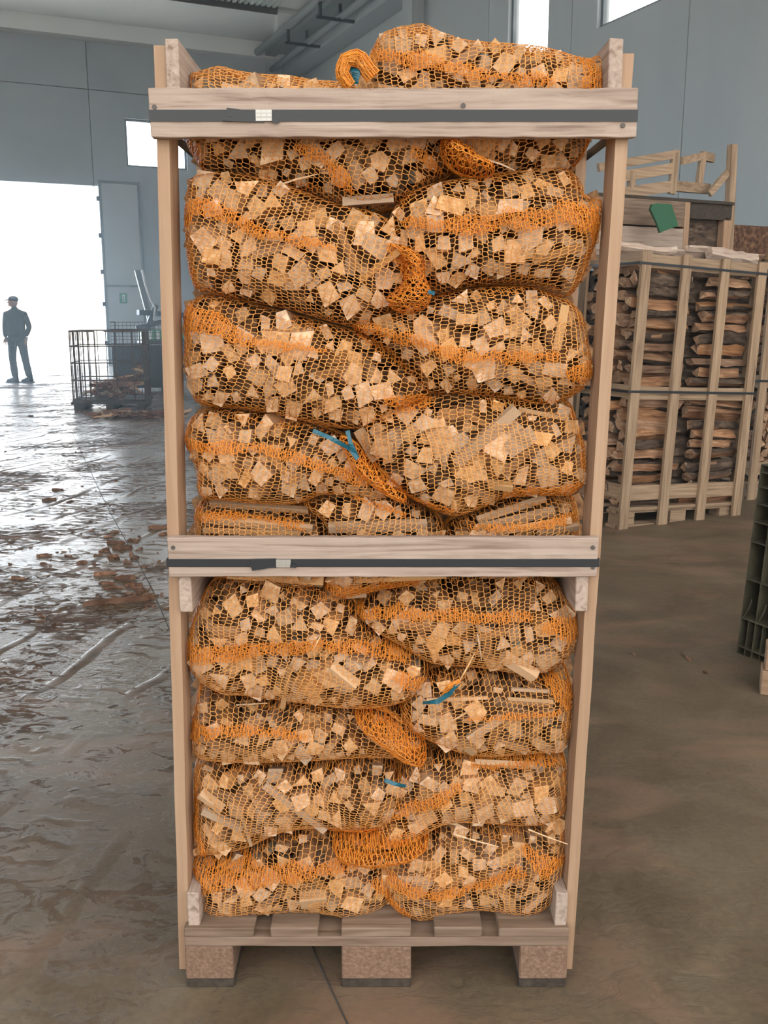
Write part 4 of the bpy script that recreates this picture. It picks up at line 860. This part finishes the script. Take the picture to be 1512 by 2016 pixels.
gr = Vector((gp[4].x, .25, min(q.z for q in gp))); m = MB(); k = len(gp)
for q in gp: m.v.append(tuple(q - gr))
for q in gp: m.v.append(tuple(q - gr + Vector((.01, .03, 0))))
m.f = [list(range(k))[::-1], [k + i for i in range(k)]] + [[i, (i + 1) % k, k + (i + 1) % k, k + i] for i in range(k)]; m.m = [0] * len(m.f)
gs = m.obj('green_sheet', 'green sheet', origin=(0, 0, 0)); gs.location = S1.w(gr.x, .25, gr.z); gs.rotation_euler = (0, 0, ang1)
tag(gs, 'bent dark green sheet leaning on the grey boarded box', 'sheet')
bt = S1.onB(1345, 437, .92); bm_ = thing('brown_beam', 'long reddish brown beam lying across the rear of the slatted crate top', 'beam', tuple(S1.w(bt.x, .92, 1.80)), (0, 0, ang1))
m = MB(); m.beam((0, 0, (bt.z - 1.8) / 2), (1.5, 0, (bt.z - 1.8) / 2), (0, 0, 1), bt.z - 1.8, .06, n=6, jit=.002); m.obj('beam', 'bark chip', bm_)
# second stack, further right and back
q2 = onZ(1468, 984); S2 = Frame((q2.x, q2.y), ang1 - R(2))
st2 = stack(S2, 1.1, 1.0, 'second log crate cut off by the right edge of the photo', lean=R(2))
for z0, z1, nm in ((.19, .84, 'lower'), (.99, 1.70, 'upper')):
    for row, z in enumerate(np.arange(z0, z1, .078)):
        for k in range(5):
            put_log(S2, st2, .06 + .082 * k + rdl.uniform(-.01, .01), .27, z + rdl.uniform(-.012, .012), math.pi / 2 + rdl.gauss(0, .05), rdl.choice(LOGS), 'log end, %s row, %s column, crate cut by right edge, %s half' % (ORD[row], COLN[k], nm), 'log ends in the crate at the right edge, %s half' % nm, rdl.uniform(.9, 1.12))
m = MB()
for z in np.arange(.19, 1.70, .08):
    for a in np.arange(.45, 1.05, .085): m.beam((a, .08, z), (a + rdl.uniform(-.02, .02), .9, z), (math.cos(z * 9), 0, math.sin(z * 9)), .08, .07)
o = m.obj('packed_logs', 'log bark and gap shade', st2); o['kind'] = 'stuff'  # filler darkened to paint the shade behind the log ends
for i in range(3): put_log(S2, st2, .3 + .05 * i, .15 + .13 * i, 1.845, .1, LOGS[i + 4], ['front log', 'middle log', 'rear log'][i] + ' lying on top of the crate at the right edge', None)
# stack standing behind, seen through the gap right of the bags
S3 = Frame(S1.w(-1.25, .35, 0), ang1); st3 = stack(S3, 1.1, .9, 'log crate half hidden behind the net bag crate, left of the slatted one', lean=0)
for z0, z1, nm in ((.19, .84, 'lower'), (.99, 1.68, 'upper')):
    for row, z in enumerate(np.arange(z0, z1, .075)):
        put_log(S3, st3, 1.1 - .255, .08, z, rdl.gauss(0, .04), rdl.choice(LOGS), '%s split log in the crate half hidden behind the bags, %s half' % (ORD[row], nm), 'logs in the half hidden crate, %s half' % nm, rdl.uniform(.9, 1.1))
m = MB()
for z in np.arange(.19, 1.70, .075):
    for b in np.arange(.16, .85, .08): m.beam((.05, b, z), (1.05, b, z), (0, math.cos(z * 9), math.sin(z * 9)), .078, .066)
o = m.obj('packed_logs', 'log bark and gap shade', st3); o['kind'] = 'stuff'  # dark colour on these filler logs stands for gap shade

# ================================================================== PLASTIC CRATE and wood block at the right edge
g0 = onZ(1450, 1286); g1 = onZ(1540, 1318); ga = math.atan2(g1.y - g0.y, g1.x - g0.x)
gz = onY(1480, 912, g0.y).z; print('plastic', g0, gz, math.degrees(ga))
pl = thing('plastic_pallet', 'grey green ribbed plastic pallet standing on its edge at the right', 'pallet', tuple(g0), (0, R(3.2), ga))
PW, PD = .9, .14
rows = [0, .035, .16, .33, .49, .575, .65, .72, .78, gz / math.cos(.05)]
m = MB(); m.box(.0, PW, .09, .10, 0, rows[-1]); m.obj('back_panel', 'green grey plastic', pl)
for z in rows: m = MB(); m.box(0, PW, 0, .1, z - .003, z + .003); m.obj('rib', 'green grey plastic', pl, bevel=.001)
cols = np.arange(0, PW + .01, .07)
for i, x in enumerate(cols): m = MB(); m.box(x - .003, x + .003, 0.002, .1, 0, rows[-1]); m.obj('upright_rib', 'green grey plastic', pl)
m = MB()
for i in range(5):
    x = .035 + .07 * i; m.box(x - .0025, x + .0025, 0.004, .1, 0, .16)
    pts = [(x + .03 * math.sin(t) - .03, .004, .16 + .09 * t / 1.57) for t in np.linspace(0, 1.57, 6)]; m.tube(pts, .003, 5)
m.obj('stiffener', 'green grey plastic', pl)
b0 = onZ(1496, 1368); bl = thing('timber_block', 'corner of a pale timber block at the right edge in front of the plastic pallet', 'block', tuple(b0), (0, 0, R(-20)))
m = MB(); m.box(0, .5, 0, .1, 0, .095); m.obj('lower_beam', 'post pine x', bl, bevel=.003); m = MB(); m.box(.01, .5, 0.005, .1, .0955, .19); m.obj('upper_beam', 'post pine x', bl, bevel=.003)

# ================================================================== WIRE CAGE with scrap wood
c0 = onZ(146, 808); c1 = onZ(287, 806); ca_ = math.atan2(c1.y - c0.y, c1.x - c0.x); CW = (c1 - c0).length; print('cage', c0, c1, CW)
cage = thing('wire_cage', 'rusty wire cage on a low dark pallet near the doorway', 'cage', tuple(c0), (0, 0, ca_)); CD = 1.0; zt_ = onY(150, 652, c0.y).z; zb_ = .13
for x in (0, CW / 2 - .06, CW - .12):
    m = MB(); m.box(x, x + .12, 0, CD, 0, .09); m.obj('pallet_foot', 'dark pallet runner', cage)
m = MB(); m.box(-.03, CW + .03, -.03, CD, .09, .13); m.obj('pallet_deck', 'dark pallet runner', cage)
def bar(pts, r, nm): m = MB(); m.tube(pts, r, 6); return m.obj(nm, 'rusty wire', cage)
for x in (0, .06, .12, .19, .26, .36): bar([(x, 0, zb_), (x, 0, zt_)], .011, 'upright_bar')
for x in (CW * .62, CW * .86, CW): bar([(x, 0, zb_), (x, 0, zt_)], .009, 'upright_bar')
for x in np.linspace(0, CW, 9): bar([(x, CD - .02, zb_), (x, CD - .02, zt_)], .007, 'upright_bar')
for y in np.linspace(.12, CD - .02, 7): bar([(CW, y, zb_), (CW, y, zt_)], .009, 'upright_bar'); bar([(0, y, zb_), (0, y, zt_)], .007, 'upright_bar')
for z in (zb_ + .02, zb_ + .32, zb_ + .58, zb_ + .83):
    bar([(0, -.012, z), (CW, -.012, z), (CW + .012, CD, z)], .011, 'hoop'); bar([(0, CD, z), (CW, CD, z)], .009, 'hoop'); bar([(-.01, 0, z), (-.01, CD, z)], .009, 'hoop')
bar([(0, 0, zt_), (.36, 0, zt_)], .014, 'top_rim'); bar([(.5, 0, zt_), (CW, 0, zt_), (CW, CD, zt_), (0, CD, zt_), (0, 0, zt_)], .012, 'top_rim')
rdc = random.Random(9)
def chunk_mesh(seed, L=.3, r=.05):
    rd = random.Random(seed); m = MB(); n = 5
    for q in range(4):
        for j in range(n): a = 2 * math.pi * j / n; rr = r * rd.uniform(.4, 1.1) * (1, 1.05, .9, .6)[q]; m.v.append((L * (q / 3 - .5), math.cos(a) * rr, math.sin(a) * rr * .6))
    for q in range(3):
        for j in range(n): m.f.append([q * n + j, q * n + (j + 1) % n, (q + 1) * n + (j + 1) % n, (q + 1) * n + j]); m.m.append(0)
    m.f += [list(range(n))[::-1], [3 * n + j for j in range(n)]]; m.m += [0, 0]; return m
CH = [chunk_mesh(i, .22 + .05 * (i % 4), .04 + .008 * (i % 3)).mesh('scrap_wood', ['bark chip' if i % 3 else 'fresh cut end']) for i in range(9)]
for i in range(60):
    x = rdc.uniform(.25, CW - .08); hmax = .12 + .42 * max(0, (x - .2) / CW); y = rdc.uniform(.12, CD - .15); z = zb_ + .05 + rdc.uniform(0, 1) ** .8 * hmax * (1 - abs(y - .5) * .5)
    o = bpy.data.objects.new('scrap_wood', CH[i % 9]); COL.objects.link(o); Mx = parent_matrix(cage)
    o.matrix_basis = Mx @ Matrix.Translation((x, y, z)) @ Euler((rdc.uniform(0, 6), rdc.gauss(0, .35), rdc.uniform(0, 6))).to_matrix().to_4x4()
    tag(o, 'offcut of bark and split wood heaped inside the wire cage', 'wood scrap', 'scrap wood in the wire cage')
pz = onZ(255, 822)
for i in range(46):
    o = bpy.data.objects.new('bark_strip', CH[i % 9]); COL.objects.link(o); dx = rdc.gauss(0, .38); hh = max(.015, .09 - abs(dx) * .1)
    o.matrix_basis = Matrix.Translation((pz.x + dx, pz.y + rdc.gauss(0, .22), .02 + rdc.uniform(0, hh))) @ Euler((rdc.uniform(0, 6), rdc.gauss(0, .12), rdc.uniform(0, 6))).to_matrix().to_4x4() @ Matrix.Diagonal((1.1, .7, .5, 1))
    tag(o, 'strip of bark in the low heap in front of the wire cage', 'bark', 'bark heap in front of the wire cage')
# container behind the cage and a machine
k0 = onZ(222, 776); kb = thing('steel_container', 'dark steel bin with a mesh rim standing behind the wire cage', 'bin', (k0.x, k0.y + .1, 0), (0, 0, ca_))
kw = 1.0; m = MB(); m.box(0, kw, 0, .7, .1, .88); m.obj('bin_body', 'machine dark', kb, bevel=.01)
m = MB()
for x in (0.05, kw - .15): m.box(x, x + .1, .05, .65, 0, .1)
m.obj('bin_foot', 'machine dark', kb)
m = MB()
for x in np.linspace(0, kw, 15): m.tube([(x, 0, .88), (x, 0, 1.3)], .005, 4)
for z in np.linspace(.92, 1.3, 7): m.tube([(0, 0, z), (kw, 0, z)], .005, 4)
for x in (0, kw): m.tube([(x, .7, .88), (x, .7, 1.3)], .01, 5); m.tube([(x, 0, 1.3), (x, .7, 1.3)], .01, 5)
m.obj('mesh_rim', 'rusty wire', kb)
k1 = onZ(288, 741); mk = thing('splitter_machine', 'green and dark wood splitting machine behind the left post of the crate', 'machine', (k1.x, k1.y, 0), (0, 0, H.ang)); kY = k1.y
def mz(py): return onY(300, py, kY).z
m = MB(); m.box(0, 1.6, 0, 1.0, .12, mz(672)); m.obj('base_cabinet', 'machine dark', mk, bevel=.02)
m = MB(); m.box(.1, 1.5, .1, .9, 0, .12); m.obj('skid', 'grey steel', mk)
m = MB(); m.box(.02, 1.5, .05, .9, mz(671), mz(650)); m.obj('green_cover', 'machine green', mk, bevel=.02)
for x in (.12, .30, .50): m = MB(); m.box(x, x + .07, .03, .06, mz(668), mz(652)); m.obj('white_slat', 'exit white', mk)
m = MB(); m.beam((-.15, .2, mz(646)), (.9, .25, mz(625)), (0, 0, 1), .10, .10); m.beam((-.1, .1, mz(615)), (1.3, .3, mz(622)), (0, 0, 1), .12, .2); m.beam((.1, .2, mz(650)), (.35, .2, mz(600)), (1, 0, 0), .12, .1); m.obj('feed_arm', 'machine dark', mk)
m = MB(); m.beam((.3, .5, mz(650)), (.0, .5, mz(530)), (1, 0, 0), .12, .12); m.obj('mast', 'grey steel', mk)
m = MB(); m.tube([(.05, .1, mz(531)), (.1, .08, mz(560)), (.2, .05, mz(590)), (.3, .05, mz(605)), (.25, .05, mz(630))], .025, 8); m.obj('hose', 'white hose', mk, smooth=True)

# ================================================================== THE MAN in the doorway
mp_ = onZ(40, 753); S_ = (onY(40, 583, mp_.y).z) / 1.78; print('man', mp_, S_ * 1.78)
man = thing('person', 'person in a dark cap, jacket and trousers standing in the bright doorway, facing left', 'person', (mp_.x, mp_.y, 0), (0, 0, 0)); man.scale = (S_, S_, S_)
def skin(name, verts, edges, radii, mt, root_i=0, sub=2):
    me = bpy.data.meshes.new(name); me.from_pydata(verts, edges, []); me.materials.append(MATS[mt]); o = bpy.data.objects.new(name, me); COL.objects.link(o); o.parent = man
    sm = o.modifiers.new('skin', 'SKIN'); sl = me.skin_vertices[0].data
    for i, r in enumerate(radii): sl[i].radius = r if isinstance(r, tuple) else (r, r); sl[i].use_root = (i == root_i)
    ss = o.modifiers.new('sub', 'SUBSURF'); ss.levels = sub; ss.render_levels = sub; return o
# body: facing camera three-quarter, head in profile to the left, arms down with hands in front/pocket
V_ = [(0, 0, .98), (0, .01, 1.15), (0, .01, 1.32), (0, .01, 1.44), (0, -.005, 1.52), (-.01, -.01, 1.60),
      (-.10, 0, .90), (-.12, -.01, .50), (-.10, .03, .10), (.10, 0, .90), (.15, -.02, .50), (.20, .02, .10),
      (-.19, .01, 1.41), (-.245, .03, 1.15), (-.21, -.07, .93), (.19, .01, 1.41), (.265, .04, 1.15), (.20, -.03, .95)]
E_ = [(0, 1), (1, 2), (2, 3), (3, 4), (4, 5), (0, 6), (6, 7), (7, 8), (0, 9), (9, 10), (10, 11), (3, 12), (12, 13), (13, 14), (3, 15), (15, 16), (16, 17)]
Rr = [(.185, .13), (.19, .135), (.215, .14), (.16, .11), .058, .055, (.095, .10), .072, .056, (.095, .10), .072, .056, .072, .058, .042, .072, .058, .042]
skin('body', V_, E_, Rr, 'jacket cloth')
skin('trousers', [(0, 0, .95), (-.10, 0, .86), (-.12, -.015, .50), (-.105, .03, .09), (.10, 0, .86), (.15, -.025, .50), (.20, .02, .09)], [(0, 1), (1, 2), (2, 3), (0, 4), (4, 5), (5, 6)], [(.168, .125), (.105, .11), .082, .072, (.105, .11), .082, .072], 'trouser cloth')
skin('jacket_collar', [(-.0, .0, 1.50), (-.005, .0, 1.56)], [(0, 1)], [(.085, .08), (.075, .07)], 'jacket cloth')
def blob(name, c, r, mt, parts=(), seg=16):
    bm = bmesh.new(); bmesh.ops.create_uvsphere(bm, u_segments=seg, v_segments=12, radius=1)
    for v in bm.verts: v.co = Vector((v.co.x * r[0] + c[0], v.co.y * r[1] + c[1], v.co.z * r[2] + c[2]))
    for (pc_, pr_) in parts:
        q = bmesh.ops.create_uvsphere(bm, u_segments=10, v_segments=8, radius=1)
        for v in q['verts']: v.co = Vector((v.co.x * pr_[0] + pc_[0], v.co.y * pr_[1] + pc_[1], v.co.z * pr_[2] + pc_[2]))
    me = bpy.data.meshes.new(name); bm.to_mesh(me); bm.free(); me.materials.append(MATS[mt]); me.polygons.foreach_set('use_smooth', [True] * len(me.polygons)); o = bpy.data.objects.new(name, me); COL.objects.link(o); o.parent = man; return o
blob('head', (-.02, -.01, 1.665), (.095, .075, .118), 'skin', [((-.118, -.012, 1.655), (.022, .014, .022)), ((-.092, -.012, 1.60), (.03, .035, .028)), ((-.10, -.012, 1.628), (.016, .024, .008)), ((.01, -.082, 1.66), (.018, .01, .03)), ((.01, .068, 1.66), (.018, .01, .03)), ((-.10, -.035, 1.675), (.008, .012, .008)), ((-.10, .015, 1.675), (.008, .012, .008))])
blob('cap', (-.01, -.01, 1.715), (.103, .085, .068), 'trouser cloth', [((-.12, -.01, 1.705), (.075, .06, .012))])
for sx, yy, hx in ((-.215, -.09, 0), (.195, -.05, 1)):           # hands, resting at the jacket pockets
    vs = [(sx, yy, .93), (sx, yy - .01, .885)]; es = [(0, 1)]; rs = [.03, (.042, .018)]
    for f in range(4):
        x = sx - .03 + .02 * f; n = len(vs); ll = (.028, .034, .036, .03)[f]; vs += [(x, yy - .018, .85), (x, yy - .03, .85 - ll), (x, yy - .028, .84 - 2 * ll + .008)]; es += [(1, n), (n, n + 1), (n + 1, n + 2)]; rs += [.010, .009, .008]
    n = len(vs); t = .045 if hx == 0 else -.045; vs += [(sx + t, yy - .02, .88), (sx + t * 1.2, yy - .035, .84)]; es += [(1, n), (n, n + 1)]; rs += [.011, .009]
    skin('hand', vs, es, rs, 'skin', 0, 1)
for x, y in ((-.105, 0), (.205, -.01)):
    m = MB(); prof = [(.09, .05, .0), (.10, .05, .05), (.0, .055, .09), (-.02, .05, .14)]
    m.tube([(x + .07, y, .045), (x + .0, y, .06), (x - .10, y, .042), (x - .17, y, .032)], [.042, .055, .045, .028], 10); m.tube([(x + .01, y, .03), (x + .01, y + .01, .16)], .058, 10)
    m.box(x - .19, x + .10, y - .045, y + .045, 0, .025); m.obj('boot', 'boot leather', man, bevel=.005)

# ================================================================== DEBRIS on the floor
def flake(seed, L, w, t):
    rd = random.Random(seed); m = MB(); n = 7; top = []
    for q in range(n):
        a = 2 * math.pi * q / n; top.append((math.cos(a) * L / 2 * rd.uniform(.75, 1.15), math.sin(a) * w / 2 * rd.uniform(.6, 1.2), t * rd.uniform(.4, 1.6)))
    m.v = [(x, y, 0) for x, y, z in top] + [(x * .92, y * .9, z) for x, y, z in top]
    m.f = [list(range(n))[::-1], [n + i for i in range(n)]] + [[i, (i + 1) % n, n + (i + 1) % n, n + i] for i in range(n)]; m.m = [0] * len(m.f); return m.mesh('bark_flake', ['bark chip'])
FL = [flake(i, .08, .03, .010) for i in range(8)]
spots = [(112, 965, 1.3, 0), (98, 985, 1.6, .4), (138, 988, .9, 1), (230, 1070, 1.6, 0), (240, 1080, 1.9, .3), (205, 1085, 1., .8), (258, 1092, 1.2, 2), (222, 1096, 1.1, 0), (310, 1040, 1.8, .1), (325, 1052, 1.2, .5),
         (85, 1095, 1.2, 0), (135, 1095, .7, 0), (85, 1110, .7, 0), (160, 1108, .9, 0), (205, 1132, 1.5, .2), (245, 1140, 1.8, 0), (262, 1153, 1.2, .3), (215, 1150, 1., .2), (280, 1165, 1., .7), (240, 1186, 2.2, .35), (262, 1180, 1.3, .2), (290, 1175, 1.1, 0), (35, 1140, 1., 0), (60, 820, 1.4, 0), (268, 1064, .8, 1)]
for i in range(70): spots.append((random.uniform(0, 330), random.uniform(870, 1230), random.uniform(.25, .6), random.uniform(0, 3)))
for i in range(30): spots.append((random.gauss(240, 30), random.gauss(1085, 22), random.uniform(.3, 1.0), random.uniform(0, 3)))
for i in range(24): spots.append((random.gauss(250, 30), random.gauss(1160, 18), random.uniform(.3, .9), random.uniform(0, 3)))
for i, (x, y, s, a) in enumerate(spots):
    p = onZ(x, y); o = bpy.data.objects.new('bark_flake', FL[i % 8]); COL.objects.link(o); o.location = (p.x, p.y, .0005); o.rotation_euler = (0, 0, a); o.scale = (s * (2.2 if i == 19 else 1), s * .8 * (.5 if i == 19 else 1), s)
    tag(o, 'flake of brown bark lying on the muddy floor left of the crate', 'bark', 'bark flakes on the floor left of the crate')
for (x, y, x2, y2, l, r) in ((1342, 1288, 1358, 1302, 'short grey stick on the floor between crate and plastic pallet', .006), (1384, 1323, 1392, 1327, 'tiny dark chip on the floor near the plastic pallet', .006), (208, 1192, 268, 1176, 'long thin splinter on the muddy floor left of the middle rail', .008), (1245, 1288, 1249, 1291, 'tiny crumb of wood on the floor right of the crate', .005)):
    A = onZ(x, y); B = onZ(x2, y2); A.z = B.z = r; m = MB(); m.tube([A, (A + B) / 2, B], [r * .5, r, r], 5); tag(m.obj('wood_chip', 'bark chip'), l, 'wood chip')
